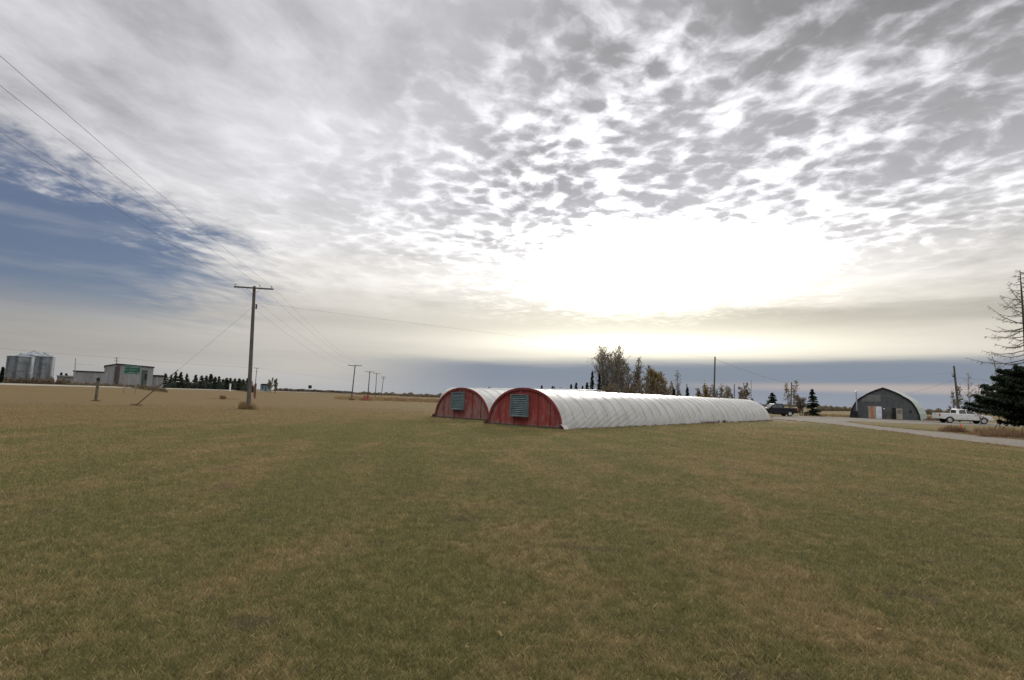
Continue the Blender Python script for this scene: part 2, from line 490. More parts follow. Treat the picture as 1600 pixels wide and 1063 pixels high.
# ------------------------------------------------------------------ lawn: single short blades, thinner on the ground the farther away
def lawn():
    rng = np.random.default_rng(5)
    NB = 1850000
    u = rng.random(NB)
    # density ~ r^-1.55 per square metre over 2.6..60 m
    a = .45; r0, r1 = 1.6, 62.0
    r = (r0 ** a + u * (r1 ** a - r0 ** a)) ** (1 / a)
    th = rng.uniform(-1.2, 1.2, NB)
    x = r * np.sin(th); y = r * np.cos(th)
    # keep off the barns and gravel
    def inside(poly):
        c = np.zeros(NB, bool); n = len(poly)
        for i in range(n):
            x1, y1 = poly[i]; x2, y2 = poly[(i + 1) % n]
            if y1 == y2: continue
            t = ((y1 > y) != (y2 > y)) & (x < (x2 - x1) * (y - y1) / (y2 - y1) + x1)
            c ^= t
        return c
    keep = np.ones(NB, bool)
    for poly in NO_GRASS: keep &= ~inside(poly)
    keep &= rng.random(NB) > np.clip((r - 30) / 32, 0, 1)
    x, y, r = x[keep], y[keep], r[keep]; n = len(x)
    # clumping
    k = 7.0
    cl = np.sin(x*k*1.3 + 2*np.sin(y*k*.7)) * np.sin(y*k*1.1 + 2*np.sin(x*k*.9))
    h = (.023 + .018 * rng.random(n) ** 2 + .007 * cl) * (1 + .012 * (r - 3))
    tall = rng.random(n) < .012; h[tall] *= 1.5
    w = .0024 * (r / 3.0) ** .82 * rng.uniform(.7, 1.4, n)
    an = rng.uniform(0, 2 * np.pi, n); ln = rng.uniform(.1, 1.15, n) * h; la = rng.uniform(0, 2 * np.pi, n)
    dx, dy = np.cos(an) * w / 2, np.sin(an) * w / 2
    tx, ty = np.cos(la) * ln, np.sin(la) * ln
    z0 = np.zeros(n) - .004
    V = np.empty((n, 4, 3), np.float32)
    V[:, 0] = np.stack([x - dx, y - dy, z0], 1)
    V[:, 1] = np.stack([x + dx, y + dy, z0], 1)
    V[:, 2] = np.stack([x + dx * .7 + tx * .45, y + dy * .7 + ty * .45, h * .62], 1)
    V[:, 3] = np.stack([x + tx, y + ty, h], 1)
    me = bpy.data.meshes.new('lawn_grass')
    me.vertices.add(n * 4); me.vertices.foreach_set('co', V.ravel())
    me.loops.add(n * 4); me.loops.foreach_set('vertex_index', np.arange(n * 4, dtype=np.int32))
    me.polygons.add(n); me.polygons.foreach_set('loop_start', np.arange(0, n * 4, 4, dtype=np.int32))
    me.polygons.foreach_set('loop_total', np.full(n, 4, np.int32))
    me.update()
    at2 = me.attributes.new('tint', 'FLOAT', 'FACE'); at2.data.foreach_set('value', rng.random(n).astype(np.float32))
    me.materials.append(M['blades'])
    o = bpy.data.objects.new('lawn_grass', me); link(o)
    tag(o, 'short mown olive and tan lawn grass', 'grass', kind='stuff')
_gp = [(1209,650.5),(1240,650),(1300,650.8),(1380,655),(1450,657.5),(1540,660.5),(1640,664.5),(1640,668.5),(1540,665.5),(1470,664),(1400,661.5),(1330,658),
      (1322,659.5),(1375,666.5),(1431,672),(1487,676.5),(1544,682.5),(1600,688),(1720,700),(1720,716),(1600,701),(1525,692.5),(1450,683),(1375,673),(1300,663.5),(1240,658),(1206,655.5)]
NO_GRASS = [[tuple(gnd(*p)[:2]) for p in _gp]]

def tufts(name, spots, mat, label, cat='dry grass', seed=1, kind='stuff', leanf=.5, wid=.012):
    """clumps of long stalks: spots = (x, y, radius, height, count)"""
    rnd = random.Random(seed); mb = MB()
    for (x, y, R_, H, n) in spots:
        for _ in range(n):
            a = rnd.uniform(0, 6.283); q = R_ * math.sqrt(rnd.random())
            bx, by = x + q * math.cos(a), y + q * math.sin(a)
            h = H * rnd.uniform(.45, 1.0) * (1 - .35 * q / max(R_, .01)); l = rnd.uniform(.05, leanf) * h; la = rnd.uniform(0, 6.283)
            w = wid * rnd.uniform(.6, 1.5); wa = rnd.uniform(0, 3.14)
            dx, dy = w * math.cos(wa), w * math.sin(wa); z = zt(bx, by)
            ex, ey = l * math.cos(la), l * math.sin(la)
            mb.add([(bx-dx, by-dy, z-.02), (bx+dx, by+dy, z-.02), (bx+dx*.7+ex*.4, by+dy*.7+ey*.4, z+h*.6), (bx+ex, by+ey, z+h)], [(0,1,2,3)])
    o = mb.build(name, mat)
    return tag(o, label, cat, kind=kind)

# ------------------------------------------------------------------ plastic-covered barns
mt, nt, b = material('white_poly_cover', .42, .5)
x, y, z = sep(nt, pos(nt))
n1 = noise(nt, comb(nt, x * .3, y, z * .6), 1.3, 5, .6); n2 = noise(nt, comb(nt, x, y * .25, z), 5, 4, .6)
dirt = z.ss(.55, .0) * n2.ss(.3, .6)
c = mixc(nt, n1.ss(.3, .7), (.255,.255,.245), (.345,.34,.325))
c = mixc(nt, dirt * .6, c, (.24,.23,.235))
setcol(nt, b, c); bump(nt, b, n2, .25, .02)
M['cover'] = mt
mt, nt, b = material('weathered_red_boards', .85, .15)
tcn = pos(nt); x, y, z = sep(nt, tcn)
grain = noise(nt, comb(nt, x * 14, y, z * .8), 1.6, 5, .65); blot = noise(nt, comb(nt, x * 1.6, y, z * .7), 1.5, 4, .6)
wear = (grain * .55 + blot * .62 + (x._m('ABSOLUTE')).ss(.9, 2.6) * .10 - z.ss(.3, .0) * -.12)
red = mixc(nt, blot.ss(.3, .7), (.20,.038,.034), (.30,.066,.056))
c = mixc(nt, wear.ss(.63, .78) * .75, red, (.20,.165,.145))
seam = ((x * (math.pi / 1.22))._m('SINE'))._m('ABSOLUTE').ss(.035, .0)
c = mixc(nt, seam * .6, c, (.07,.03,.025))
setcol(nt, b, c); bump(nt, b, grain, .5, .01)
M['red_wall'] = mt
mt2 = mt.copy(); mt2.name = 'more_weathered_red_boards'
M['red_wall_worn'] = mt2
for nd in mt2.node_tree.nodes:
    if nd.type == 'MAP_RANGE' and abs(nd.inputs['From Min'].default_value - .63) < 1e-4 and abs(nd.inputs['From Max'].default_value - .78) < 1e-4:
        nd.inputs['From Min'].default_value = .50; nd.inputs['From Max'].default_value = .70
M['red_trim'] = mottled('faded_red_trim', (.13,.024,.026), (.20,.045,.043), 4, .8, .2)
M['teal'] = mottled('teal_grey_louvre', (.085,.125,.125), (.125,.17,.168), 2, .6, .3)
M['dark'] = mottled('dark_recess', (.015,.017,.017), (.03,.032,.03), 2, .9, .1)
M['strap'] = mottled('cover_strap', (.17,.17,.18), (.24,.24,.25), 2, .8, .2)
M['board'] = mottled('pale_board', (.36,.33,.30), (.50,.47,.43), 3, .9, .1, stretch=(.4, 6, 6), bmp=.3)
M['wood_dark'] = mottled('dark_timber', (.07,.06,.05), (.13,.11,.09), 3, .9, .1, bmp=.3)

def arch_pt(w, h, t):       # t 0..1 from left foot over the crown to the right foot
    a = math.pi * (1 - t)
    c, s = math.cos(a), math.sin(a)
    return (w / 2 * math.copysign(abs(c) ** .96, c), h * abs(s) ** .97)

def barn(root, W, H, L, wall_mat, seed, fold=1.0):
    """local x = across, y = along (0 = red end facing the lawn), z up"""
    rnd = random.Random(seed)
    NA, NL = 112, int(L / .11)
    bays = 1.22
    mb = MB()
    ph = [rnd.uniform(0, 6.28) for _ in range(8)]
    for j in range(NL + 1):
        y = L * j / NL
        for i in range(NA + 1):
            t = i / NA; x, z = arch_pt(W, H, t)
            # plastic hangs a little slack between the hoops, and the loose skirt is pulled into slanting folds
            f = (y / bays) % 1.0
            slack = -.0012 * math.sin(math.pi * f) ** 2 - .004 * math.sin(y * .9 + ph[6]) * math.sin(t * 9 + ph[7])
            side = abs(t - .5) * 2
            low = max(0, (side - .62) / .38)
            fo = math.sin(z * 21.0 - y * 7.0 + ph[0] + 1.6 * math.sin(y * .8 + ph[1])) * .6 + math.sin(z * 31.0 - y * 12.0 + ph[2] + 1.5 * math.sin(y * .5)) * .4
            fv = math.sin(y * 8.5 + ph[3] + 2 * math.sin(y * .45)) * .5 + math.sin(y * 5.1 + ph[4]) * .5
            far = min(1, max(0, (y / L - .35) / .3))
            r = slack + .030 * (.35 + .65 * (math.sin(y * .43 + ph[6]) * .5 + .5)) * fold * low ** .7 * (fo * (1 - far) + fv * far * .8) + .006 * math.sin(t * 37 + y * .7 + ph[5])
            nx, nz = x / (W / 2), z / H * (W / H) * .5
            l = math.hypot(nx, nz) or 1
            flare = .10 * low ** 4
            X, Z = x + nx / l * (r + flare), max(-.03 if (i in (0, NA)) else .0, z + nz / l * r)
            if i in (0, NA): Z = -.03
            mb.v.append((X, y, Z + (H * 0)))
    for j in range(NL):
        for i in range(NA):
            a = j * (NA + 1) + i; mb.f.append((a, a + 1, a + NA + 2, a + NA + 1))
    mb.build('plastic_cover', M['cover'], root, smooth=True, recalc=True)
    # hold-down straps over each hoop
    st = MB()
    st.tube([(x + (.012 if x > 0 else -.012), 0, z + .012) for x, z in (arch_pt(W, H, t / 30) for t in range(31))], .008, 4, caps=False)
    first = None
    for k in range(1, int(L / bays)):
        if first is None: first = st.build('strap', M['strap'], root); o = first
        else: o = first.copy(); sc.collection.objects.link(o); o.parent = root
        o.location = (0, k * bays, 0)
    # end walls
    for y, nm in ((.03, 'end_wall'), (L - .05, 'back_wall')):
        w = MB(); n = 48
        prof = [arch_pt(W - .06, H - .03, i / n) for i in range(n + 1)]
        w.prism(prof, y, y + .04)
        w.build(nm, wall_mat, root, recalc=True)
    # trim following the arch
    tr = MB(); n = 48
    for i in range(n):
        (x0, z0), (x1, z1) = arch_pt(W + .05, H + .03, i / n), arch_pt(W + .05, H + .03, (i + 1) / n)
        (a0, c0), (a1, c1) = arch_pt(W - .22, H - .10, i / n), arch_pt(W - .22, H - .10, (i + 1) / n)
        tr.add([(x0,-.06,z0),(x1,-.06,z1),(a1,-.06,c1),(a0,-.06,c0),(x0,.028,z0),(x1,.028,z1),(a1,.028,c1),(a0,.028,c0)],
               [(0,1,2,3),(7,6,5,4),(0,4,5,1),(3,2,6,7)])
    tr.build('arch_trim', M['red_trim'], root, recalc=True)
    # battens on the end wall
    for k, x in enumerate((-1.83, -.72, 1.05, 1.9)):
        zt_ = H * math.sqrt(max(0, 1 - (x / (W / 2 - .1)) ** 2)) - .12
        MB().box(x - .022, x + .022, .006, .0298, .05, zt_).build('batten', M['red_trim'], root)
    # sill plank
    MB().box(-W/2 + .1, W/2 - .1, -.045, .029, -.03, .09).build('sill_board', M['wood_dark'], root)
    # flap of plastic at each foot
    for s in (-1, 1):
        f = MB(); 
        for j in range(7):
            for i in range(5):
                f.v.append((s * (W/2 + .02 + .07 * i), -.16 + .07 * j, .26 - .065 * i + .025 * math.sin(j * 2.1 + i)))
        for j in range(6):
            for i in range(4):
                a = j * 5 + i; f.f.append((a, a+1, a+6, a+5))
        f.build('loose_flap', M['cover'], root, smooth=True)

def louvre(root, cx, z0, w, h, tilt=0.0):
    hold = MB()
    hold.box(cx - w/2, cx + w/2, -.05, .025, z0, z0 + h)
    hb = hold.build('louvre_shade_backing', M['dark'], root)  # dark sheet stands for the shade in the gaps between slats
    fr = MB(); t = .06; d = -.20
    fr.box(cx-w/2-t, cx-w/2, d, -.001, z0-t, z0+h+t); fr.box(cx+w/2, cx+w/2+t, d, -.001, z0-t, z0+h+t)
    fr.box(cx-w/2, cx+w/2, d, -.001, z0-t, z0); fr.box(cx-w/2, cx+w/2, d, -.001, z0+h, z0+h+t)
    f = fr.build('louvre_frame', M['teal'], root)
    n = 11
    sl = MB()
    for k in range(n):
        za = z0 + h * k / n; zb = z0 + h * (k + .80) / n
        sl.add([(cx-w/2+.003, d+.02, za), (cx+w/2-.003, d+.02, za), (cx+w/2-.003, d+.075, min(zb, z0+h-.004)), (cx-w/2+.003, d+.075, min(zb, z0+h-.004)),
                (cx-w/2+.003, d+.032, za), (cx+w/2-.003, d+.032, za), (cx+w/2-.003, d+.087, min(zb, z0+h-.004)), (cx-w/2+.003, d+.087, min(zb, z0+h-.004))],
               [(0,1,2,3),(7,6,5,4),(0,4,5,1),(0,3,7,4),(1,5,6,2),(2,6,7,3)])
    s_ = sl.build('louvre_slats', M['teal'], f)

AX = Vector((.655, .756, 0)); AC = Vector((.756, -.655, 0))     # along / across the barns
RZ = math.atan2(AC.y, AC.x)
W1, H1, L1 = 5.46, 2.18, 38.0
c1 = gnd(878, 671) - AC * (W1 / 2)
b1 = empty('plastic_covered_barn', c1, RZ, 'nearer long white plastic covered arched barn with bright red end wall and louvred vent', 'barn', 'twin red-ended plastic covered barns')
barn(b1, W1, H1, L1, M['red_wall'], 4); louvre(b1, -.22, .60, 1.12, 1.16)
c2 = gnd(680, 652) + AC * (W1 / 2)
b2 = empty('plastic_covered_barn', c2, RZ, 'farther white plastic covered arched barn whose red end wall is faded and peeling to grey', 'barn', 'twin red-ended plastic covered barns')
barn(b2, W1, H1, 24.0, M['red_wall_worn'], 9, .7); louvre(b2, -.30, .70, 1.10, 1.12)
def footprint(c, W, L, g=.05):
    return [tuple((c + AC * a + AX * q)[:2]) for a, q in ((-W/2-g, -g), (W/2+g, -g), (W/2+g, L+g), (-W/2-g, L+g))]
NO_GRASS += [footprint(c1, W1, L1), footprint(c2, W1, 24)]
# plank at the far foot of the near barn
e = c1 + AC * (W1/2 + .5) + AX * (L1 + .2)
o = MB().box(-1.2, 1.2, -.07, .07, 0, .05).build('loose_plank', M['board'])
o.location = (e.x, e.y, .01); o.rotation_euler = (0, 0, .1)
tag(o, 'pale plank lying on the grass at the far foot of the near white barn', 'plank')
# tall weeds along the skirt
rnd = random.Random(3); sp = []
for k in range(150):
    q = L1 * (1 - rnd.random() ** 1.5); p = c1 + AC * (W1/2 + rnd.uniform(.1, .32)) + AX * q
    hh = .16 if not (.50 < q / L1 < .66) else .42
    sp.append((p.x, p.y, .16, hh * rnd.uniform(.5, 1.2), 12))
for k in range(60):
    p = c1 + AC * rnd.uniform(-W1/2, W1/2) - AX * rnd.uniform(.05, .16); sp.append((p.x, p.y, .12, .12, 10))
    p = c2 + AC * rnd.uniform(-W1/2, W1/2) - AX * rnd.uniform(.05, .2); sp.append((p.x, p.y, .14, .17, 10))
tufts('barn_weeds', sp, M['brush'], 'brown weeds growing along the foot of the white barns', 'weeds', 5)

# third, much farther arched building seen over the barns
W3, H3 = 8.0, 3.4
pa, pb = at(709, 126), at(936, 95)
d3 = (pb - pa); L3 = d3.length
b3 = empty('arched_shed', pa, math.atan2(-d3.x, d3.y), 'long pale arched shed far behind the red-ended barns, only its roof showing', 'shed')
mb = MB(); n = 32
for j in range(33):
    for i in range(n + 1):
        x, z = arch_pt(W3, H3, i / n); k = (j % 2) * .02
        mb.v.append((x * (1 + k * .3), L3 * j / 32, z * (1 + k * .3)))
for j in range(32):
    for i in range(n):
        a = j * (n + 1) + i; mb.f.append((a, a + 1, a + n + 2, a + n + 1))
mb.build('arched_roof', M['cover'], b3, smooth=True, recalc=True)
for y in (.02, L3 - .06):
    MB().prism([arch_pt(W3 - .05, H3 - .03, i / n) for i in range(n + 1)], y, y + .04).build('end_wall', M['cover'], b3, recalc=True)

# ------------------------------------------------------------------ grey gothic-arched workshop
mt, nt, b = material('charcoal_shingle', .85, .2)
x, y, z = sep(nt, pos(nt))
br = nt.nodes.new('ShaderNodeTexBrick')
nt.links.new(comb(nt, x, z, 0.0), br.inputs['Vector'])
br.inputs['Scale'].default_value = 3.2; br.inputs['Color1'].default_value = (.075,.08,.085,1); br.inputs['Color2'].default_value = (.10,.105,.105,1)
br.inputs['Mortar'].default_value = (.035,.037,.04,1); br.inputs['Mortar Size'].default_value = .018; br.inputs['Row Height'].default_value = .22
n1 = noise(nt, pos(nt), 1.6, 5, .65)
c = mixc(nt, n1.ss(.4, .65) * .5, br.outputs[0], (.13,.13,.125))
setcol(nt, b, c)
M['shingle'] = mt
M['patch'] = mottled('grey_sheet', (.13,.135,.125), (.17,.175,.165), 2, .8, .2)
M['workroof'] = mottled('pale_green_white_roofing', (.22,.25,.23), (.30,.33,.30), 2, .6, .3)
M['orange_door'] = mottled('faded_orange_door', (.36,.15,.08), (.46,.20,.11), 3, .7, .3)
M['beige'] = mottled('beige_board', (.30,.26,.19), (.38,.33,.25), 3, .8, .2)
M['white_paint'] = mottled('white_paint', (.55,.57,.60), (.66,.68,.70), 2, .6, .3)
WW, WH, WL = 9.1, 4.85, 13.0
gp = [(.5,0),(.485,.19),(.45,.38),(.415,.50),(.38,.595),(.33,.675),(.30,.705),(.24,.79),(.17,.865),(.09,.935),(0,1.0)]
prof = [(-t * WW, h * WH) for t, h in gp] + [(t * WW, h * WH) for t, h in reversed(gp[:-1])]
wl = at(1328, 88.5); wc = wl + AC * (WW / 2)
ws = empty('arched_workshop', (wc.x, wc.y, 0), RZ, 'dark grey gothic-arched workshop with orange and white doors beside the gravel yard', 'workshop')
MB().prism(prof, 0, .12).build('front_wall', M['shingle'], ws, recalc=True)
MB().prism(prof, WL - .12, WL).build('back_wall', M['shingle'], ws, recalc=True)
rf = MB(); n = len(prof)
for j in range(11):
    for (a, h) in prof: rf.v.append((a * 1.012, -.08 + (WL + .16) * j / 10, h * 1.012))
for j in range(10):
    for i in range(n - 1): q = j * n + i; rf.f.append((q, q + 1, q + n + 1, q + n))
rf.build('roof', M['workroof'], ws, recalc=True)
et = MB()
for i in range(n - 1):
    (a, h), (a2, h2) = prof[i], prof[i + 1]
    k = 1.016; k2 = .965
    et.add([(a*k,-.1,h*k),(a2*k,-.1,h2*k),(a2*k2,-.1,h2*k2),(a*k2,-.1,h*k2),(a*k,-.02,h*k),(a2*k,-.02,h2*k),(a2*k2,-.02,h2*k2),(a*k2,-.02,h*k2)],
           [(0,1,2,3),(7,6,5,4),(0,4,5,1),(3,2,6,7)])
et.build('edge_trim', M['dark'], ws, recalc=True)
def pu(u): return (u - .5) * WW
MB().prism([(pu(.17), 2.65), (pu(.46), 2.65), (pu(.46), 3.75), (pu(.28), 3.75), (pu(.20), 3.1)], -.03, .001).build('wall_patch', M['patch'], ws, recalc=True)
dr = MB().box(pu(.275), pu(.38), -.05, .001, .03, 1.95).build('door_surround', M['beige'], ws)
MB().box(pu(.305), pu(.355), -.08, -.051, .05, 1.9).build('door', M['orange_door'], dr)
wd = MB().box(pu(.385), pu(.47), -.06, .001, .03, 1.92).build('door', M['white_paint'], ws)
MB().box(pu(.452), pu(.46), -.11, -.061, .95, 1.02).build('handle', M['metal'], wd)
MB().box(pu(.615), pu(.67), -.03, .001, .02, 1.75).build('doorway', M['dark'], ws)
wn = MB().box(pu(.675), pu(.76), -.05, .001, .05, 1.7).build('door', M['beige'], ws)
MB().box(pu(.685), pu(.75), -.07, -.051, .95, 1.5).build('pane', M['patch'], wn)
MB().box(pu(.53), pu(.60), -.3, .001, 0, 1.0).build('wood_stack', M['wood_dark'], ws)
lm = MB().box(pu(.495), pu(.515), -.14, .001, 1.5, 1.68).build('wall_lamp', M['white_paint'], ws)
fl = MB(); x_ = pu(.11); fl.tube([(x_, -.35, 1.1), (x_, -.35, 4.2)], .10, 8); fl.tube([(x_, -.35, 4.2), (x_, -.35, 4.24), (x_, -.35, 4.36)], [.17, .17, .02], 8)
fl.build('flue_pipe', M['metal'], ws)
MB().box(pu(.055), pu(.115), -.75, -.1, 0, 1.1).build('stove_box', M['dark'], ws, bevel=.02)
MB().box(pu(.86), pu(.885), -.04, .001, 1.15, 1.45).build('vent', M['dark'], ws)
NO_GRASS.append(footprint(wc, WW, WL))

# ------------------------------------------------------------------ trees
def broad_tree(H, R, seed, leaf=None, nleaf=500, leafsize=.16, bark='bark_grey', stems=1, twig='twig', thick=1.0, upright=.55, nb=26, low=.18, full=1.0):
    """trunk mesh with limbs and twigs; returns (trunk MB, twig MB, leaf MB)"""
    rnd = random.Random(seed); tr, tw, lf = MB(), MB(), MB()
    tips = []
    for s_ in range(stems):
        a0 = rnd.uniform(0, 6.28); off = (0 if stems == 1 else R * .12)
        hx, hy = off * math.cos(a0 + s_ * 2.1), off * math.sin(a0 + s_ * 2.1)
        HH = H * (1 if s_ == 0 else rnd.uniform(.8, .95)); pts = []; dx = dy = 0
        lean = rnd.uniform(.0, .06) if stems == 1 else .13
        for k in range(9):
            f = k / 8
            pts.append(Vector((hx + lean * HH * f * math.cos(a0 + s_ * 2.1) + rnd.uniform(-1, 1) * .012 * HH * f, hy + lean * HH * f * math.sin(a0 + s_ * 2.1) + rnd.uniform(-1, 1) * .012 * HH * f, HH * f * .97)))
        r0 = .014 * HH * thick
        tr.tube(pts, [r0 * (1 - .9 * (k / 8) ** .8) + .012 for k in range(9)], 6, caps=False)
        for i in range(nb):
            f = low + (1 - low) * (i + rnd.random()) / nb
            q = min(7.999, f * 8); k = int(q); p = pts[k].lerp(pts[k + 1], q - k)
            env = math.sin(math.pi * min(1, (f - low * .6) ** .75)) ** .7 * (1 - .45 * f)
            ln = full * R * (.55 + .75 * rnd.random()) * max(.18, env)
            az_ = rnd.uniform(0, 6.28); up = upright + rnd.uniform(-.15, .3)
            d = Vector((math.cos(az_), math.sin(az_), 0)) * math.cos(up * 1.4) + Vector((0, 0, 1)) * math.sin(up * 1.4)
            bp = [p]; dd = d.copy()
            for j in range(4):
                dd = (dd + Vector((rnd.uniform(-.18, .18), rnd.uniform(-.18, .18), .10))).normalized()
                bp.append(bp[-1] + dd * ln / 4)
            br = r0 * (1 - f) * .38 + .012
            tr.tube(bp, [br * (1 - .8 * j / 4) + .004 for j in range(5)], 4, caps=False)
            for j in range(7):
                g = .25 + .75 * rnd.random(); qq = min(3.999, g * 4); kk = int(qq); o = bp[kk].lerp(bp[kk + 1], qq - kk)
                td = (dd + Vector((rnd.uniform(-.9, .9), rnd.uniform(-.9, .9), rnd.uniform(-.2, .6)))).normalized()
                tl = ln * rnd.uniform(.2, .42)
                e1 = o + td * tl * .5; e2 = e1 + (td + Vector((rnd.uniform(-.3, .3), rnd.uniform(-.3, .3), .25))).normalized() * tl * .5
                tw.tube([o, e1, e2], [.013 * thick, .010 * thick, .006 * thick], 3, caps=False)
                tips += [e1, e2]
                for _ in range(2):
                    td2 = (td + Vector((rnd.uniform(-.9, .9), rnd.uniform(-.9, .9), rnd.uniform(-.3, .6)))).normalized()
                    e3 = e1 + td2 * tl * .55
                    tw.tube([e1, e3], [.009 * thick, .005 * thick], 3, caps=False); tips.append(e3)
    if leaf:
        for _ in range(nleaf):
            t = rnd.choice(tips) + Vector((rnd.gauss(0, .16), rnd.gauss(0, .16), rnd.gauss(0, .16)))
            a = Vector((rnd.uniform(-1, 1), rnd.uniform(-1, 1), rnd.uniform(-1, 1))).normalized()
            b = a.orthogonal().normalized(); s = leafsize * rnd.uniform(.4, 1.0)
            lf.quad(t, a * s * .5, b * s * .38)
    return tr, tw, lf
def put_broad(name, loc, H, R, seed, label, group=None, cat='tree', leaf=None, bark='bark_grey', twig='twig', **k):
    root = empty(name, loc, random.Random(seed).uniform(0, 6), label, cat, group)
    tr, tw, lf = broad_tree(H, R, seed, leaf=leaf, **k)
    tr.build('trunk', M[bark], root)
    nt_ = len(tw.f); tw.add(lf.v, lf.f)
    c_ = tw.build('crown', M[twig], root)
    if leaf:
        c_.data.materials.append(M[leaf])
        c_.data.polygons.foreach_set('material_index', [0] * nt_ + [1] * (len(tw.f) - nt_))
    return root

def conifer_mesh(H, R, seed, n=1400, q=.28, base=.06, gap=.0, power=.85, lean=0.0):
    rnd = random.Random(seed); tr, cr_ = MB(), MB()
    tr.tube([(0, 0, -.05), (0, 0, H * .5), (0, 0, H * .98)], [.016 * H + .02, .011 * H, .01], 6)
    nl = max(8, int(H / (R * .22)))
    per = max(4, n // (nl * 9))
    for i in range(nl):
        f = base + (1 - base) * (i + .5) / nl
        rr = R * (1 - f) ** power + .04 * R
        for b_ in range(rnd.choice((7, 8, 9, 10))):
            if rnd.random() < gap: continue
            a = rnd.uniform(0, 6.28); L = rr * rnd.uniform(.72, 1.12)
            z = H * f + rnd.uniform(-.4, .4) * H / nl
            for k in range(per):
                g = (k + rnd.random()) / per
                w = L * .22 * (1.15 - g)
                c = Vector((math.cos(a) * L * g, math.sin(a) * L * g, z - L * (.20 * g - .0) + .12 * L * g * g + rnd.gauss(0, .015 * H / 5)))
                c += Vector((-math.sin(a), math.cos(a), 0)) * rnd.gauss(0, w)
                s = q * rnd.uniform(.55, 1.15)
                u = (Vector((math.cos(a), math.sin(a), rnd.uniform(-.5, .15))) + Vector((rnd.gauss(0, .35), rnd.gauss(0, .35), 0))).normalized()
                v = u.orthogonal().normalized(); v = (v + u.cross(v) * rnd.uniform(-1, 1)).normalized()
                cr_.quad(c, u * s * .55, v * s * .26)
    for k in range(6): cr_.quad((0, 0, H * (.96 + .012 * k)), Vector((.0, 0, q * .4)), Vector((math.cos(k), math.sin(k), 0)) * q * .10)
    return tr, cr_
def put_conifer(name, loc, H, R, seed, label, group=None, mat='needles', cat='tree', **k):
    root = empty(name, loc, 0, label, cat, group)
    tr, c_ = conifer_mesh(H, R, seed, **k)
    tr.build('trunk', M['bark'], root); c_.build('crown', M[mat], root)
    return root
def htop(px, py, depth):
    """height of a thing standing at photo column px whose top is at row py"""
    return pt(px, py, depth).z - at(px, depth).z

ORD = ['first','second','third','fourth','fifth','sixth','seventh','eighth','ninth','tenth','eleventh','twelfth','thirteenth','fourteenth','fifteenth','sixteenth','seventeenth','eighteenth','nineteenth','twentieth']
# spruce row beyond the highway
row = [(257,584,1.5),(266,586,1.4),(273,582,1.5),(281,582,1.5),(290.5,584,1.2),(304.5,586,1.4),(314,587,1.5),(321,587,1.4),(328,585,1.6),(335,589,1.5),(341,588.5,1.5),
       (348,593,1.7),(353,591,1.7),(359,591,1.7),(366,592,1.8),(373,592,1.8),(379,593,1.8),(386,591.5,1.7),(391,595,1.6)]
proto = [None] * 3
for i, (px, ty, R_) in enumerate(row):
    dp = 225 + (i % 3) * 6; H = htop(px, ty, dp); p = at(px, dp)
    lab = '%s spruce from the left in the dark row beyond the highway' % ORD[i]
    k = i % 3
    if proto[k] is None:
        r_ = put_conifer('spruce_tree', p, 7.0, 2.3, 40 + k, lab, 'spruces in the row beyond the highway', n=700, q=.75, base=.03, mat='needles_hazed'); proto[k] = r_
    else:
        r_ = copy_tree(proto[k]); r_.location = p; r_['label'] = lab
    r_.scale = (R_ / 1.5, R_ / 1.5, H / 7.0); r_.rotation_euler = (0, 0, i * 1.3)
put_broad('bare_tree', at(422, 262), htop(422, 591, 262), 1.9, 61, 'bare bushy tree left of the rounder one, beyond the highway', 'bare trees beyond the highway', leaf='brush', nleaf=250, leafsize=.5, nb=16, thick=1.8, stems=3)
put_broad('bare_tree', at(430.5, 262), htop(430, 592, 262), 1.9, 62, 'rounder bare bushy tree beyond the highway at the right end of the spruces', 'bare trees beyond the highway', leaf='brush', nleaf=350, leafsize=.5, nb=16, thick=1.8, stems=3)

# small far trees poking above the barn roofs
for i, (px, ty, R_, dp) in enumerate([(846,603,.9,150),(863,604,.8,150),(892,601,1.0,140),(900,598.5,1.1,140),(910,604,.9,140)]):
    r_ = put_conifer('spruce_tree', at(px, dp), htop(px, ty, dp), R_, 70 + i, '%s from the left of five small spruces peeking over the near barn roof' % ORD[i], 'small spruces over the barn roofs', n=500, q=.4)
put_broad('bare_tree', at(764, 300), htop(764, 605, 300), 1.6, 77, 'tiny far tree top showing above the pale roof between the two red-ended barns', leaf='brush', nleaf=300, leafsize=.6, nb=12, thick=2)

# the grove behind the near barn
grove = [  # px, top row, radius m, depth, stems, leaves, label
 (946,541.5,3.1,108,3,800,'leaf_olive','tallest broad sparse poplar at the left of the grove behind the near barn'),
 (961,541,2.8,112,3,700,'leaf_olive','tall sparse poplar standing just right of the broadest one in the grove'),
 (973,556,1.9,106,2,500,'leaf_olive','slim sparse poplar leaning against the two tallest trees of the grove'),
 (988,559.5,1.7,110,3,600,'leaf_olive','upright dense twiggy tree right of the tallest poplars in the grove'),
 (1004,571,1.4,110,2,450,'leaf_olive','thin bare twin-tipped tree in the middle of the grove'),
 (1015,578,1.4,112,2,450,'leaf_olive','bare forked tree left of the ochre-leaved one in the grove'),
 (1028,580,1.7,104,2,1300,'leaf_ochre','ochre-leaved tree in the right half of the grove'),
 (1041,583,1.4,106,2,600,'leaf_ochre','narrow yellowish tree at the right end of the grove'),
 (1059,578.5,1.1,104,1,40,'leaf_olive','lone leafless tree standing clear to the right of the grove'),
]
for i, (px, ty, R_, dp, stm, nl, lf, lab) in enumerate(grove):
    put_broad('poplar_tree', at(px, dp), htop(px, ty, dp), R_, 100 + i, lab, 'deciduous trees of the grove behind the near barn', leaf=lf, nleaf=nl, leafsize=.30, stems=stm, thick=1.25, nb=62 if R_ > 1.6 else 42, upright=.52, full=1.35)
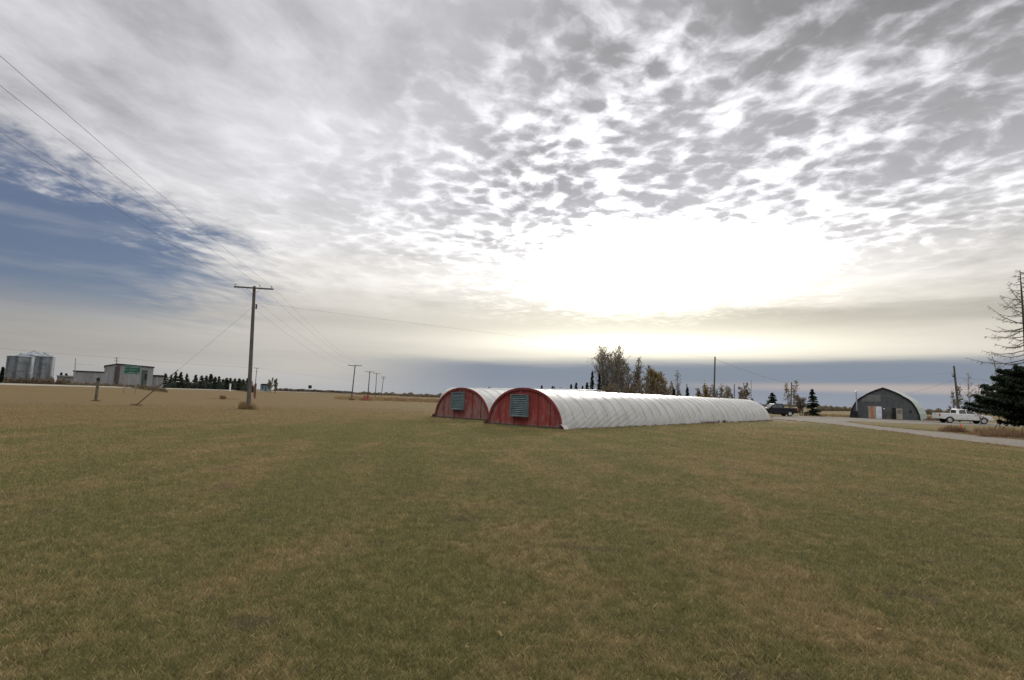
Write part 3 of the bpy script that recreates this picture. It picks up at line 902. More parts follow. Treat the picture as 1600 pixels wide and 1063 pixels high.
for i, (px, ty, R_, dp, lab) in enumerate([(925,580.5,.9,105,'narrow dark spruce left of the tall poplars, behind the barn roof'),(936,585,.8,102,'slender dark spruce in front of the broad poplar at the left of the grove'),
        (917,598,1.0,112,'short dark spruce at the far left of the grove'),(1053,608,.6,100,'small dark spruce at the foot of the lone leafless tree'),(1074,606,.65,96,'small dark spruce against the short dead stump right of the grove')]):
    put_conifer('spruce_tree', at(px, dp), htop(px, ty, dp), R_, 120 + i, lab, 'spruces of the grove behind the near barn', n=700, q=.32, gap=.15)

def brush(name, px0, px1, row_top, depth, label, mat='brush', seed=1, n=2600, q=.45, wave=.35, thickness=3, low=0):
    """far-off undergrowth or tree line that reads as one mass"""
    rnd = random.Random(seed); mb = MB()
    ks = [rnd.uniform(.5, 3) for _ in range(6)]; ph = [rnd.uniform(0, 6.28) for _ in range(6)]
    for _ in range(n):
        f = rnd.random(); px = px0 + (px1 - px0) * f
        base = depth if not isinstance(depth, tuple) else depth[0] + (depth[1] - depth[0]) * f
        dp = base + rnd.uniform(0, thickness)
        rt = row_top if not isinstance(row_top, tuple) else row_top[0] + (row_top[1] - row_top[0]) * f
        H = htop(px, rt, dp)
        xx = (px - px0) * base / 850
        mod = sum(math.sin(xx * k * 2.2 / max(q, .3) / 3 + p) for k, p in zip(ks, ph)) / 6
        H *= 1 - wave + wave * (mod * 1.4 + .55)
        H = max(H, .3)
        edge = min(1, f * 14, (1 - f) * 14) ** .5
        z = H * edge * (low + (1 - low) * rnd.random() ** .8)
        p = at(px, dp); c = Vector((p.x, p.y, p.z + z))
        a = Vector((rnd.uniform(-1, 1), rnd.uniform(-1, 1), rnd.uniform(-.2, 1.2))).normalized(); b = a.orthogonal().normalized()
        s = q * rnd.uniform(.4, 1.1)
        mb.quad(c, a * s * .6, b * s * .3)
    return tag(mb.build(name, M[mat]), label, 'brush', kind='stuff')
brush('undergrowth', 926, 1066, 598, 100, 'brown undergrowth filling the foot of the grove behind the near barn', seed=3, n=7000, q=.34, wave=.3, thickness=8)
brush('undergrowth', 1086, 1182, (601, 606), 92, 'brown and reddish shrubs behind the far end of the near barn', seed=4, n=4200, q=.30, wave=.75, thickness=6)
brush('undergrowth', 862, 892, 605, 150, 'low brown hedge between the small spruces over the barn roof', seed=5, n=500, q=.5)
for i, (px, ty, R_, lf, lab) in enumerate([(1108,597,1.1,'leaf_ochre','thin ochre shrub tree left of the tall bare pole behind the barn'),(1122,602,.7,'leaf_olive','narrow shrub tree hugging the right side of the tall bare pole'),
        (1133,601,.8,'leaf_olive','dark narrow shrub tree between the tall bare pole and the short one'),(1162,599,1.1,'brush','bare twiggy shrub tree near the far end of the near barn'),(1096,604,.9,'leaf_ochre','leftmost ochre shrub tree behind the far half of the near barn')]):
    put_broad('shrub_tree', at(px, 90), htop(px, ty, 90), R_, 140 + i, lab, 'shrub trees behind the far half of the near barn', leaf=lf, nleaf=300, leafsize=.25, stems=3, thick=1.2, nb=18, low=.1, twig='twig_red' if i % 2 else 'twig')

# by the black pickup
put_conifer('spruce_tree', at(1207, 100), htop(1207, 614, 100), 1.55, 151, 'squat dark spruce directly behind the black pickup', 'spruces by the gravel yard', n=3000, q=.30, base=.02, power=.7)
put_conifer('spruce_tree', at(1269.5, 92), htop(1267, 608.5, 92), 1.45, 152, 'dark full spruce on the grass right of the black pickup', 'spruces by the gravel yard', n=3600, q=.30, base=.02, gap=.08)
put_broad('poplar_tree', at(1236, 99), htop(1234, 594, 99), 1.35, 153, 'airy yellowish poplar wrapped round a bare post behind the black pickup', leaf='leaf_ochre', nleaf=380, leafsize=.24, thick=1.0, nb=26, upright=.6, stems=2)
put_broad('shrub_tree', at(1251, 99), htop(1251, 618, 99), 1.3, 154, 'brown leafless shrub between the yellowish poplar and the full spruce', leaf='brush', nleaf=500, leafsize=.28, stems=3, thick=1.0, nb=18, low=.05)
# distant tree lines
brush('far_treeline', 1276, 1336, (633, 637.5), (190, 240), 'far brown tree line left of the grey workshop', seed=11, n=2200, q=.7, wave=.35, thickness=15)
brush('far_treeline', 1434, 1492, (638.5, 641), (190, 170), 'far dark tree line between the workshop and the white pickup', seed=12, n=1600, q=.7, wave=.45, thickness=15)
brush('far_treeline', 428, 556, (607.0, 612.8), (620, 560), 'far low tree line along the horizon beyond the highway', 'bark', seed=13, n=3500, q=1.9, wave=.25, thickness=60)
brush('far_treeline', 556, 700, (612.0, 617.4), (420, 330), 'far broken tree line behind the smaller power poles', seed=14, n=2600, q=1.3, wave=.75, thickness=40)
brush('far_treeline', 625, 745, (615.5, 619), (330, 300), 'far brown bushes left of the fading red-ended barn', seed=17, n=2200, q=1.0, wave=.5, thickness=30)
brush('far_treeline', 740, 1300, (618.5, 634.5), (900, 700), 'low far horizon wood behind the barns and the gravel yard', 'bark', seed=18, n=3500, q=2.4, wave=.4, thickness=60)
brush('far_treeline', -120, 112, (586.5, 588), (170, 160), 'brown scrub in front of and beside the grain bins', seed=15, n=4200, q=.6, wave=.6, thickness=10)
brush('far_treeline', 105, 262, (597, 601.5), (128, 138), 'low reddish brush along the foot of the long grey building', 'brush', seed=16, n=1500, q=.4, wave=.7, thickness=5)

# ------------------------------------------------------------------ the big half-dead spruce at the right edge
def big_spruce():
    p = at(1609, 40); rnd = random.Random(21)
    H = pt(1594, 421, 40).z; topx = pt(1594, 421, 40).x - p.x
    root = empty('dead_topped_spruce', p, 0, 'big dark spruce with a bare dead top at the right edge behind the gravel drive', 'tree')
    tr, br, fo = MB(), MB(), MB()
    def tx(z): return topx * (z / H) ** 1.4
    tr.tube([(tx(H * k / 8), .02 * math.sin(k), H * k / 8 - .05) for k in range(9)], [.20, .18, .155, .13, .11, .09, .07, .05, .02], 8)
    def branch(mb, z, a, L, lift, r, twl, tn):
        pts = [Vector((tx(z), 0, z))]; n = 7
        for k in range(1, n + 1):
            f = k / n
            pts.append(Vector((tx(z) + math.cos(a) * L * f, math.sin(a) * L * f, z + L * (lift * f - .10 * math.sin(f * 3.1) + .05 * f * f) + rnd.gauss(0, .015))))
        mb.tube(pts, [r * (1 - .85 * k / n) + .004 for k in range(n + 1)], 4, caps=False)
        for _ in range(tn):
            f = rnd.uniform(.15, 1) * n; k = min(n - 1, int(f)); o = pts[k].lerp(pts[k + 1], min(1, f - k))
            sd = rnd.choice((-1, 1)); d = Vector((math.cos(a) * .55 - math.sin(a) * sd * rnd.uniform(.1, .8), math.sin(a) * .55 + math.cos(a) * sd * rnd.uniform(.1, .8), rnd.uniform(-.75, .1)))
            l = twl * rnd.uniform(.3, 1) * (1.2 - f / n * .6); e = o + d * l
            mb.tube([o, o + d * l * .5 + Vector((0, 0, -.02)), e], [.011, .008, .004], 3, caps=False)
            if rnd.random() < .7:
                d2 = (d + Vector((rnd.uniform(-.5, .5), rnd.uniform(-.5, .5), -.4))); mb.tube([o + d * l * .5, o + d * l * .5 + d2 * l * .35], [.007, .004], 3, caps=False)
        return pts
    # bare upper part
    for i in range(52):
        z = H * (.44 + .55 * (i / 51)); f = (H - z) / H
        L = (.25 + 5.6 * f) * rnd.uniform(.6, 1.05)
        branch(br, z, i * 2.4 + rnd.uniform(-.4, .4), L, .32 - .62 * f + rnd.uniform(-.1, .1), .022 + .02 * f, .55, int(6 + L * 7))
    for (px, py, zpx, zpy) in ((1563, 446, 1597, 474), (1541, 481, 1598, 506), (1538, 516, 1600, 512), (1537, 529, 1600, 516), (1562, 545, 1600, 538), (1536, 562, 1602, 566), (1553, 468, 1597, 490)):
        t = pt(px, py, 40.4); z0 = pt(zpx, zpy, 40).z; L = p.x + tx(z0) - t.x
        branch(br, z0, math.pi + rnd.uniform(-.12, .12), L, (t.z - z0) / L, .035, .5, int(L * 13))
    # live lower boughs
    def bough(z, a, L, seed):
        pts = []
        n = 6
        for k in range(n + 1):
            f = k / n; pts.append(Vector((tx(z) + math.cos(a) * L * f, math.sin(a) * L * f, z - L * .16 * f + L * .20 * f * f)))
        br.tube(pts, [.045 * (1 - .8 * k / n) + .006 for k in range(n + 1)], 4, caps=False)
        cnt = int(L * 230)
        for _ in range(cnt):
            f = rnd.uniform(.12, 1.02) ** .8 * n; k = min(n - 1, int(f)); o = pts[k].lerp(pts[k + 1], f - k)
            g = f / n; w = L * .17 * (1.12 - g)
            o = o + Vector((-math.sin(a), math.cos(a), 0)) * rnd.gauss(0, w) + Vector((0, 0, rnd.gauss(-.07, .075)))
            u = (Vector((math.cos(a), math.sin(a), rnd.uniform(-.9, .05))) + Vector((rnd.gauss(0, .5), rnd.gauss(0, .5), 0))).normalized()
            v = u.orthogonal().normalized(); v = (v * math.cos(o.x * 9) + u.cross(v) * math.sin(o.x * 9 + o.z)).normalized()
            s = rnd.uniform(.07, .21); fo.quad(o, u * s * .6, v * s * .20)
    for i in range(74):
        f = i / 73; z = .95 + 4.1 * f
        env = (3.3 * (1 - f) ** .6 + 1.0) * (.52 + .48 * sst(1.6, 2.3, z))
        bough(z + rnd.uniform(-.15, .15), i * 2.39996 + rnd.uniform(-.25, .25), env * rnd.uniform(.62, 1.0), i)
    for (px, py, L) in ((1508, 641, 0), (1518, 622, 0), (1532, 606, 0), (1556, 592, 0), (1572, 580, 0), (1518, 634, 0), (1540, 628, 0)):
        t = pt(px, py, 39.6); bough(t.z + .05, math.pi + rnd.uniform(-.2, .2), p.x - t.x, 0)
    tr.build('trunk', M['bark'], root); br.build('branches', M['twig'], root); fo.build('foliage', M['needles'], root)
big_spruce()
put_broad('sapling', at(1561, 56), htop(1558, 554, 56), 1.2, 171, 'thin leafless sapling rising behind the dark boughs of the big spruce', 'saplings behind the white pickup', leaf='leaf_olive', nleaf=120, leafsize=.12, thick=.7, nb=22)
put_broad('sapling', at(1515, 74), htop(1513, 582, 74), 1.25, 172, 'pinkish leafless sapling between the leaning pole and the big spruce', 'saplings behind the white pickup', leaf='leaf_ochre', nleaf=90, leafsize=.15, thick=.7, nb=26, twig='twig_red', low=.1)
put_broad('sapling', at(1500, 80), htop(1500, 604, 80), .9, 173, 'small greenish sapling against the right side of the leaning pole', 'saplings behind the white pickup', leaf='leaf_olive', nleaf=260, leafsize=.2, thick=.7, nb=16, low=.05)
put_broad('sapling', at(1490, 82), htop(1489, 610, 82), .8, 174, 'low pinkish sapling at the left foot of the leaning pole', 'saplings behind the white pickup', leaf='brush', nleaf=200, leafsize=.2, thick=.8, nb=16, twig='twig_red', low=.05)
put_broad('sapling', at(1531, 66), htop(1530, 600, 66), .9, 175, 'slender sapling half hidden by the left tips of the big spruce', 'saplings behind the white pickup', leaf='leaf_ochre', nleaf=120, leafsize=.15, thick=.7, nb=16, twig='twig_red', low=.1)

# grass clumps and rough strips
def spots(px0, px1, py0, py1, n, R_, H, cnt, seed):
    rnd = random.Random(seed); out = []
    for _ in range(n):
        p = gnd(rnd.uniform(px0, px1), rnd.uniform(py0, py1)); out.append((p.x, p.y, R_ * rnd.uniform(.5, 1.2), H * rnd.uniform(.5, 1.2), cnt))
    return out
def spots_along(px0, px1, d0, d1, n, R_, H, cnt, seed):
    rnd = random.Random(seed); out = []
    for _ in range(n):
        f = rnd.random(); p = at(px0 + (px1 - px0) * f, rnd.uniform(d0, d1)); out.append((p.x, p.y, R_ * rnd.uniform(.5, 1.3), H * rnd.uniform(.5, 1.3), cnt))
    return out
tufts('rough_grass', spots_along(1472, 1500, 42.5, 44, 26, .45, .55, 45, 2), M['red_grass'], 'reddish dry grass clump beside the small orange cone', seed=2)
tufts('rough_grass', spots_along(1526, 1680, 35.5, 38.5, 110, .5, .62, 42, 3), M['red_grass'], 'reddish dry grass under the big dark spruce by the gravel drive', seed=3)
tufts('rough_grass', spots_along(1528, 1700, 37, 40, 60, .6, .8, 32, 33), M['dry_grass'], 'taller tan grass mixed in under the big dark spruce', seed=33)
tufts('rough_grass', spots_along(528, 745, 112, 170, 300, 1.1, .85, 22, 4), M['dry_grass'], 'strip of tall tan and ochre grass beyond the lawn behind the power poles', seed=4, wid=.05)
tufts('rough_grass', spots_along(600, 745, 118, 160, 110, 1.0, .95, 20, 44), M['red_grass'], 'reddish weeds in the tan strip left of the barns', seed=44, wid=.05)
tufts('rough_grass', spots_along(1255, 1330, 88, 110, 90, .9, .5, 16, 5), M['dry_grass'], 'dry grass fringe behind the gravel yard, left of the workshop', seed=5, wid=.04)
tufts('rough_grass', spots_along(1443, 1475, 84, 110, 90, .9, .7, 18, 6), M['red_grass'], 'rusty grass right of the grey workshop', seed=6, wid=.04)
pb_ = gnd(388, 640)
tufts('pole_weeds', [(pb_.x, pb_.y, .55, .8, 420), (pb_.x - .5, pb_.y + .2, .4, 1.0, 140), (pb_.x + .35, pb_.y, .5, .5, 120)], M['dry_grass'], 'tuft of tall dry weeds round the foot of the near power pole', seed=7)
p_ = gnd(348, 624); tufts('shrub', [(p_.x, p_.y, .45, .9, 260), (p_.x, p_.y, 2.4, .35, 200)], M['red_grass'], 'small rust-brown shrub on the field left of the near power pole', 'shrub', seed=8, kind=None)
p_ = gnd(212, 634); tufts('anchor_weeds', [(p_.x, p_.y, .5, .25, 160)], M['brush'], 'dark weeds round the anchor of the slanting guy wire', seed=9)
p_ = gnd(149.5, 627); tufts('post_weeds', [(p_.x, p_.y, .45, .2, 130)], M['brush'], 'dark weeds at the foot of the thick short post', seed=10)
p_ = gnd(549.5, 625.5); tufts('pole_weeds', [(p_.x, p_.y, .55, .6, 130)], M['brush'], 'weeds at the foot of the second power pole', seed=12, wid=.03)
p_ = gnd(573, 626); tufts('barrel_weeds', [(p_.x, p_.y, 1.3, .5, 220)], M['brush'], 'weeds round the two red barrels', seed=13, wid=.03)

brush('undergrowth', 258, 396, (596, 596.5), (224, 234), 'dark hedge filling the gaps between the spruces beyond the highway', 'needles_hazed', seed=23, n=3600, q=.8, wave=.35, thickness=8)

brush('undergrowth', 4, 86, (589.5, 590.5), (132, 136), 'dark brown scrub in front of the feet of the grain bins', seed=24, n=2600, q=.4, wave=.45, thickness=5)

# weedy verge of the gravel drive
def verge(rows, n, seed, label, mat='dry_grass'):
    rnd = random.Random(seed); sp = []
    pts = [gnd(*p) for p in rows]
    for _ in range(n):
        i = rnd.randrange(len(pts) - 1); w = pts[i].lerp(pts[i + 1], rnd.random())
        sp.append((w.x + rnd.gauss(0, .16), w.y + rnd.gauss(0, .16), .22, rnd.uniform(.05, .16), 14))
    tufts('verge_grass', sp, M[mat], label, seed=seed)
verge([(1206,655.5),(1240,658),(1300,663.5),(1375,673),(1450,683),(1525,692.5),(1600,701)], 420, 51, 'ragged grass along the near edge of the gravel drive')
verge([(1322,659.5),(1375,666.5),(1431,672),(1487,676.5),(1544,682.5),(1600,688)], 330, 52, 'ragged grass along the far edge of the gravel drive')

def fallen_leaves():
    rnd = random.Random(77); mb = MB()
    for _ in range(90):
        r = 3.2 + 11 * rnd.random() ** 1.3; a = rnd.uniform(-.8, .8)
        u = Vector((rnd.uniform(-1, 1), rnd.uniform(-1, 1), rnd.uniform(-.3, .3))).normalized(); v = u.cross(Vector((0, .2, 1))).normalized()
        s = rnd.uniform(.014, .026)
        mb.quad((r * math.sin(a), r * math.cos(a), .038), u * s, v * s * .55)
    tag(mb.build('fallen_leaves', M['leaf_ochre']), 'a few dry ochre leaves scattered on the near lawn', 'leaves', kind='stuff')
fallen_leaves()

# ------------------------------------------------------------------ power poles and wires
def pole(base, top, r=.15, arms=(), label='', group=None, name='power_pole', mat='pole', brace=True, pins=(-1.4, .45, 1.35), extras=None, az=(1, .2)):
    """base, top: world points; arms: (distance below the top, length)"""
    root = empty(name, base, 0, label, 'pole', group)
    t = Vector(top) - Vector(base); H = t.length; u = t.normalized()
    MB().tube([u * -.1, u * H * .5, u * H], [r, r * .85, r * .68], 10).build('shaft', M[mat], root, smooth=False)
    a = Vector((az[0], az[1], 0)).normalized()
    for k, (dz, ln) in enumerate(arms):
        c = u * (H - dz); mb = MB(); n = Vector((-a.y, a.x, 0)) * -(r * .68 + .05)
        o = c + n
        hw, hh = .045, .06
        p = [o - a * ln / 2, o + a * ln / 2]; nn = n.normalized()
        vs = []
        for q in p:
            for s1, s2 in ((-1, -1), (1, -1), (1, 1), (-1, 1)): vs.append(q + nn * hw * s1 + Vector((0, 0, hh * s2)))
        mb.add(vs, [(0,1,2,3),(7,6,5,4),(0,4,5,1),(1,5,6,2),(2,6,7,3),(3,7,4,0)])
        arm = mb.build('crossarm', M[mat], root, recalc=True)
        if brace and k == 0:
            for s in (-1, 1):
                MB().tube([o + nn * .06 + a * s * .55 + Vector((0, 0, -.05)), c + nn * (r + .02) * 1.0 + Vector((0, 0, -.62))], .014, 4).build('brace', M['wire'], root)
        if k == 0:
            for x in pins:
                q = o + a * x * (ln / 3.0) + Vector((0, 0, hh))
                MB().tube([q, q + Vector((0, 0, .09)), q + Vector((0, 0, .10)), q + Vector((0, 0, .15)), q + Vector((0, 0, .22))], [.014, .014, .055, .065, .03], 8).build('insulator', M['insul'], arm)
    if extras: extras(root, u, H, r)
    return root, Vector(base) + u * H, a
def wire(name, pts, label, r=.009, sag=.012, group=None, cat='wire'):
    out = []
    for i in range(len(pts) - 1):
        p, q = Vector(pts[i]), Vector(pts[i + 1]); L = (q - p).length; n = 18
        for k in range(n + (i == len(pts) - 2)):
            f = k / n; w = p.lerp(q, f); w.z -= 4 * sag * L * f * (1 - f); out.append(w)
    o = MB().tube(out, r, 4).build(name, M['wire'])
    return tag(o, label, cat, group)
GP = 'power poles along the field'
def tr_can(root, u, H, r):
    c = u * (H - 1.7) + Vector((r + .06, .03, 0))
    MB().tube([c + Vector((0, 0, -.2)), c + Vector((0, 0, -.17)), c + Vector((0, 0, .17)), c + Vector((0, 0, .2))], [.03, .07, .07, .03], 10).build('cutout_box', M['wire'], root)
    MB().box(-.05 + u.x*(H-1.5), r + .10 + u.x*(H-1.5), .02, .07, H - 1.52, H - 1.49).build('bracket', M['wire'], root)
p1b = gnd(388, 640)
_, t1, a1 = pole(p1b, pt(397.5, 447.5, p1b.y), .17, [(.18, 3.05)], 'nearest tall power pole with one crossarm and a slanting guy wire', GP, extras=tr_can)
def far_pole(px, ty, dep, arms, lab, bx=None, r=.14):
    b = at(bx if bx is not None else px, dep); return pole(b, pt(px, ty, dep), r, arms, lab, GP)
_, t2, _ = far_pole(555, 570.5, 115, [(.15, 2.8)], 'second power pole from the left along the field, weathered with one crossarm', 549.8)
_, t3, _ = far_pole(578, 580.5, 167, [(.15, 2.8)], 'third power pole along the field, standing behind the two red barrels', 575, .17)
_, t4, _ = far_pole(588.5, 583, 205, [(.15, 2.7)], 'fourth power pole along the field, straight and thin', 586.8, .15)
_, t5, _ = far_pole(599.5, 588.5, 275, [(.15, 2.6), (1.0, 2.6)], 'farthest power pole along the field with two crossarms', 596, .17)
t0 = Vector((0.3, -46, 10.0))
pole((0.3, -46, 0), t0, .17, [(.18, 3.05)], 'power pole on the near side of the lawn behind the viewer', GP)
A0 = Vector((1, .2, 0)).normalized()
for nm, x, lab in (('left', -1.4, 'outermost left overhead line running along the power poles'), ('mid', .45, 'middle overhead line running along the power poles'), ('right', 1.35, 'outermost right overhead line running along the power poles')):
    pts = [t + A0 * x * s + Vector((0, 0, .08)) for t, s in ((t0, 1), (t1, 1), (t2, .93), (t3, .93), (t4, .9), (t5, .87))]
    wire('power_line', pts, lab, .007, .010, 'overhead lines of the power poles')
wire('neutral_line', [t1 + Vector((0, 0, -1.75)), t2 + Vector((0, 0, -1.2)), t3 + Vector((0, 0, -1.2)), t4 + Vector((0, 0, -1.2))], 'lower overhead line slung beneath the crossarms of the power poles', .007, .014, 'overhead lines of the power poles')
ga = gnd(212, 634); gt = t1 + Vector((0, 0, -1.75))
gw = wire('guy_wire', [gt, ga + Vector((0, 0, -.05))], 'slanting guy wire of the nearest power pole with a brown guard at its foot', .006, 0.0)
gd = (gt - ga).normalized(); s0 = ga
MB().tube([ga, ga + gd * 4.6], [.045, .035], 6).build('guy_guard', M['wood_dark'], gw)

_, ty1, _ = pole(at(1114.8, 75), pt(1117.3, 557.5, 75), .135, [], 'tall bare pole without crossarm behind the near white barn', name='utility_pole')
_, ty2, _ = pole(at(1235, 97), pt(1237, 597.5, 97), .12, [], 'bare post standing inside the yellowish poplar', name='utility_pole')
def tr_side(root, u, H, r):
    c = u * (H - 1.25)
    for k, zz in enumerate((0, -.35)):
        MB().tube([c + Vector((-.42, 0, zz + .05)), c + Vector((0, 0, zz))], .04, 6).build('side_arm', M['wire'], root)
    q = c + Vector((-.42, 0, .05)); MB().tube([q + Vector((0,0,-.15)), q + Vector((0,0,.22))], [.07, .05], 8).build('insulator', M['insul'], root)
    MB().tube([c + Vector((-.22, 0, -.42)), c + Vector((-.22, 0, -.12))], .085, 8).build('meter_can', M['wire'], root)
_, ty3, _ = pole(at(1498.5, 80), pt(1490.5, 572, 80), .165, [], 'dark leaning pole with side brackets behind the white pickup', name='utility_pole', extras=tr_side)
pole(at(1147, 90), pt(1147.5, 600, 90), .09, [], 'short bare pole among the shrubs behind the near barn', name='utility_pole')
pole(at(1173, 100), pt(1173.8, 593.5, 100), .055, [], 'very thin yard pole right of the short bare one', name='utility_pole', mat='pole_pale')
pole(at(1075, 96), pt(1073, 600, 96), .10, [], 'short dead stump pole beside a small spruce right of the grove', name='utility_pole')
wire('service_wire', [t1 + Vector((.1, 0, -1.35)), ty1 + Vector((0, 0, -.15))], 'long sagging service wire from the nearest power pole to the tall bare pole', .005, .004)
wire('service_wire', [ty1 + Vector((0, 0, -.3)), ty2 + Vector((0, 0, -.2))], 'service wire from the tall bare pole down to the post in the yellowish poplar', .013, .012)
wrk = wc + AC * 2.4 + AX * 4 + Vector((0, 0, 4.0))
wire('service_wire', [ty2 + Vector((0, 0, -.2)), ty3 + Vector((0, 0, -.9))], 'faint service wire passing over the workshop between two poles', .005, .012)
wire('service_wire', [ty3 + Vector((0, 0, -2.0)), wrk], 'service wire from the dark leaning pole to the workshop roof', .010, .02)
wire('service_wire', [ty3 + Vector((0, 0, -1.7)), Vector((95, 70, 6.0))], 'faint service wire leaving the leaning pole behind the big spruce', .010, .02)

# along the highway
def lamp(root, u, H, r):
    c = u * (H - 1.45)
    MB().tube([c, c + Vector((2.0, .6, .02)), c + Vector((3.1, .9, -.05))], [.06, .05, .04], 6).build('lamp_arm', M['metal'], root)
    MB().box(c.x + 2.9, c.x + 3.6, .8, 1.0, c.z - .13, c.z - .03).build('lamp_head', M['metal'], root)
_, l1, _ = pole(at(116.5, 138), pt(118, 560, 138), .11, [], 'thin pale roadside pole with a side arm left of the long grey building', name='street_lamp', mat='pole_pale', extras=lamp)
_, l2, _ = pole(at(180.5, 165), pt(182.5, 559, 165), .14, [(.1, 1.3), (1.0, 1.3)], 'roadside power pole rising behind the long grey building', 'power poles along the highway', mat='pole_pale', pins=())
_, l3, _ = pole(at(398, 215), pt(401.5, 575, 215), .14, [(.1, 2.1), (1.5, .8)], 'small roadside power pole just right of the nearest tall pole', 'power poles along the highway', pins=())
wire('highway_line', [at(-60, 120, 9.5), l2, l3, at(700, 640, 11)], 'faint overhead line following the highway', .016, .006)

# green direction sign
def hit(px, P0, d):
    q = at(px, 100, 0); r_ = q.x / q.y       # x = r*y
    k = (r_ * P0.y - P0.x) / (d.x - r_ * d.y); return P0 + d * k, k
M['green'] = mottled('sign_green', (.008,.060,.040), (.011,.08,.052), 1, .5, .4)
M['sign_white'] = mottled('sign_white', (.34,.42,.40), (.42,.50,.47), 1, .5, .3)
S0 = at(191, 106); sd_ = Vector((.93, .36, 0)).normalized(); _, sw_ = hit(217.5, S0, sd_)
sg = empty('highway_sign', S0, math.atan2(sd_.y, sd_.x), 'green highway direction sign on two posts in front of the long grey building', 'sign')
zt_, zb_ = pt(191, 571, 106).z - S0.z, pt(191, 584.3, 106).z - S0.z
panel = MB().box(0, sw_, -.02, .02, zb_, zt_).build('sign_panel', M['green'], sg)
bd = MB(); e = .05
bd.box(e, sw_-e, -.026, -.021, zt_-e-.035, zt_-e); bd.box(e, sw_-e, -.026, -.021, zb_+e, zb_+e+.035)
bd.box(e, e+.035, -.026, -.021, zb_+e+.037, zt_-e-.037); bd.box(sw_-e-.035, sw_-e, -.026, -.021, zb_+e+.037, zt_-e-.037)
bd.build('sign_border', M['sign_white'], panel)
lt = MB(); rnd = random.Random(5); hS = zt_ - zb_
for (z_, x0, x1) in ((.80, .30, .86), (.50, .30, .80), (.20, .22, .66)):
    x = x0 * sw_
    while x < x1 * sw_:
        w = rnd.uniform(.05, .10); h = .105 if rnd.random() < .7 else .15
        z = zb_ + hS * z_ - .06
        lt.box(x, x + .026, -.027, -.021, z, z + h)
        if rnd.random() < .8: lt.box(x + .027, x + w, -.027, -.021, z + rnd.choice((0, .05, .09)), z + rnd.choice((0, .05, .09)) * 0 + .115 if False else z + .118) if rnd.random() < .15 else lt.box(x + .027, x + w, -.027, -.021, z + .04, z + .062)
        x += w + .035
lt.build('lettering', M['sign_white'], panel)
ar = MB()
for (cx, cz, dr) in ((.14, .80, -1), (.14, .50, -1), (.86, .18, 1)):
    x, z = cx * sw_, zb_ + hS * cz
    ar.prism([(x - dr*.15, z - .025), (x + dr*.03, z - .025), (x + dr*.03, z - .08), (x + dr*.15, z), (x + dr*.03, z + .08), (x + dr*.03, z + .025), (x - dr*.15, z + .025)], -.027, -.021)
ar.build('arrows', M['sign_white'], panel, recalc=True)
for f in (.13, .80):
    wp = S0 + sd_ * (sw_ * f); z = zt(wp.x, wp.y) - S0.z
    MB().box(sw_*f - .07, sw_*f + .07, .021, .15, z - .1, zb_ + .6).build('post', M['pole_pale'], sg)

# thick short post, brown roadside board, red barrels, cone
p = gnd(149.5, 627); tp = pt(150.6, 589.5, p.y)
ps = empty('marker_post', p, 0, 'thick short dark post standing alone on the field at the left', 'post')
MB().tube([(0, 0, -.1), (.02, 0, tp.z - .35)], [.13, .125], 10).build('shaft', M['wood_dark'], ps)
MB().tube([(.02, 0, tp.z - .349), (.02, 0, tp.z - .08), (.02, 0, tp.z - .03)], [.145, .145, .06], 10).build('cap', M['teal_dark'] if 'teal_dark' in M else M['dark'], ps)
MB().box(-.16, -.13, -.02, .02, tp.z - .3, tp.z + .06).build('tag_plate', M['metal'], ps)
p = gnd(397.5, 623.5); tp = pt(399, 600, p.y)
bo = empty('roadside_board', p, -.5, 'tall narrow brown board on a post right of the nearest power pole', 'sign')
MB().box(-.27, .27, -.03, .03, .25, tp.z).build('board', M['rust'], bo)
MB().box(-.06, .06, .031, .13, -.1, tp.z + .1).build('post', M['wood_dark'], bo)
M['red_barrel'] = mottled('red_barrel_paint', (.22,.05,.04), (.32,.09,.07), 3, .7, .3)
for i, (px, lab) in enumerate(((569.8, 'left one of two faded red barrels by the third power pole'), (574.4, 'right one of two faded red barrels by the third power pole'))):
    p = gnd(px, 626.3)
    if i == 0:
        br_ = empty('red_barrel', p, 0, lab, 'barrel', 'red barrels in the field')
        R_ = .27
        MB().tube([(0,0,0),(0,0,.02),(0,0,.30),(0,0,.32),(0,0,.34),(0,0,.64),(0,0,.66),(0,0,.68),(0,0,.96)], [R_,R_+.01,R_,R_+.015,R_,R_,R_+.015,R_,R_], 14).build('drum', M['red_barrel'], br_)
        MB().tube([(0,0,.961),(0,0,.99)], [R_+.015, R_+.015], 14).build('lid', M['rust'], br_)
    else:
        c_ = copy_tree(br_); c_.location = p; c_['label'] = lab
M['orange'] = mottled('orange_plastic', (.55,.10,.03), (.65,.14,.05), 3, .6, .3)
p = gnd(1501.5, 671)
cn = empty('traffic_cone', p, 0, 'small faded orange cone in the grass before the white pickup', 'cone')
MB().box(-.17, .17, -.17, .17, 0, .03).build('base', M['dark'], cn)
MB().tube([(0,0,.031),(0,0,.25),(0,0,.36),(0,0,.5)], [.13,.08,.06,.03], 12).build('cone_body', M['orange'], cn)

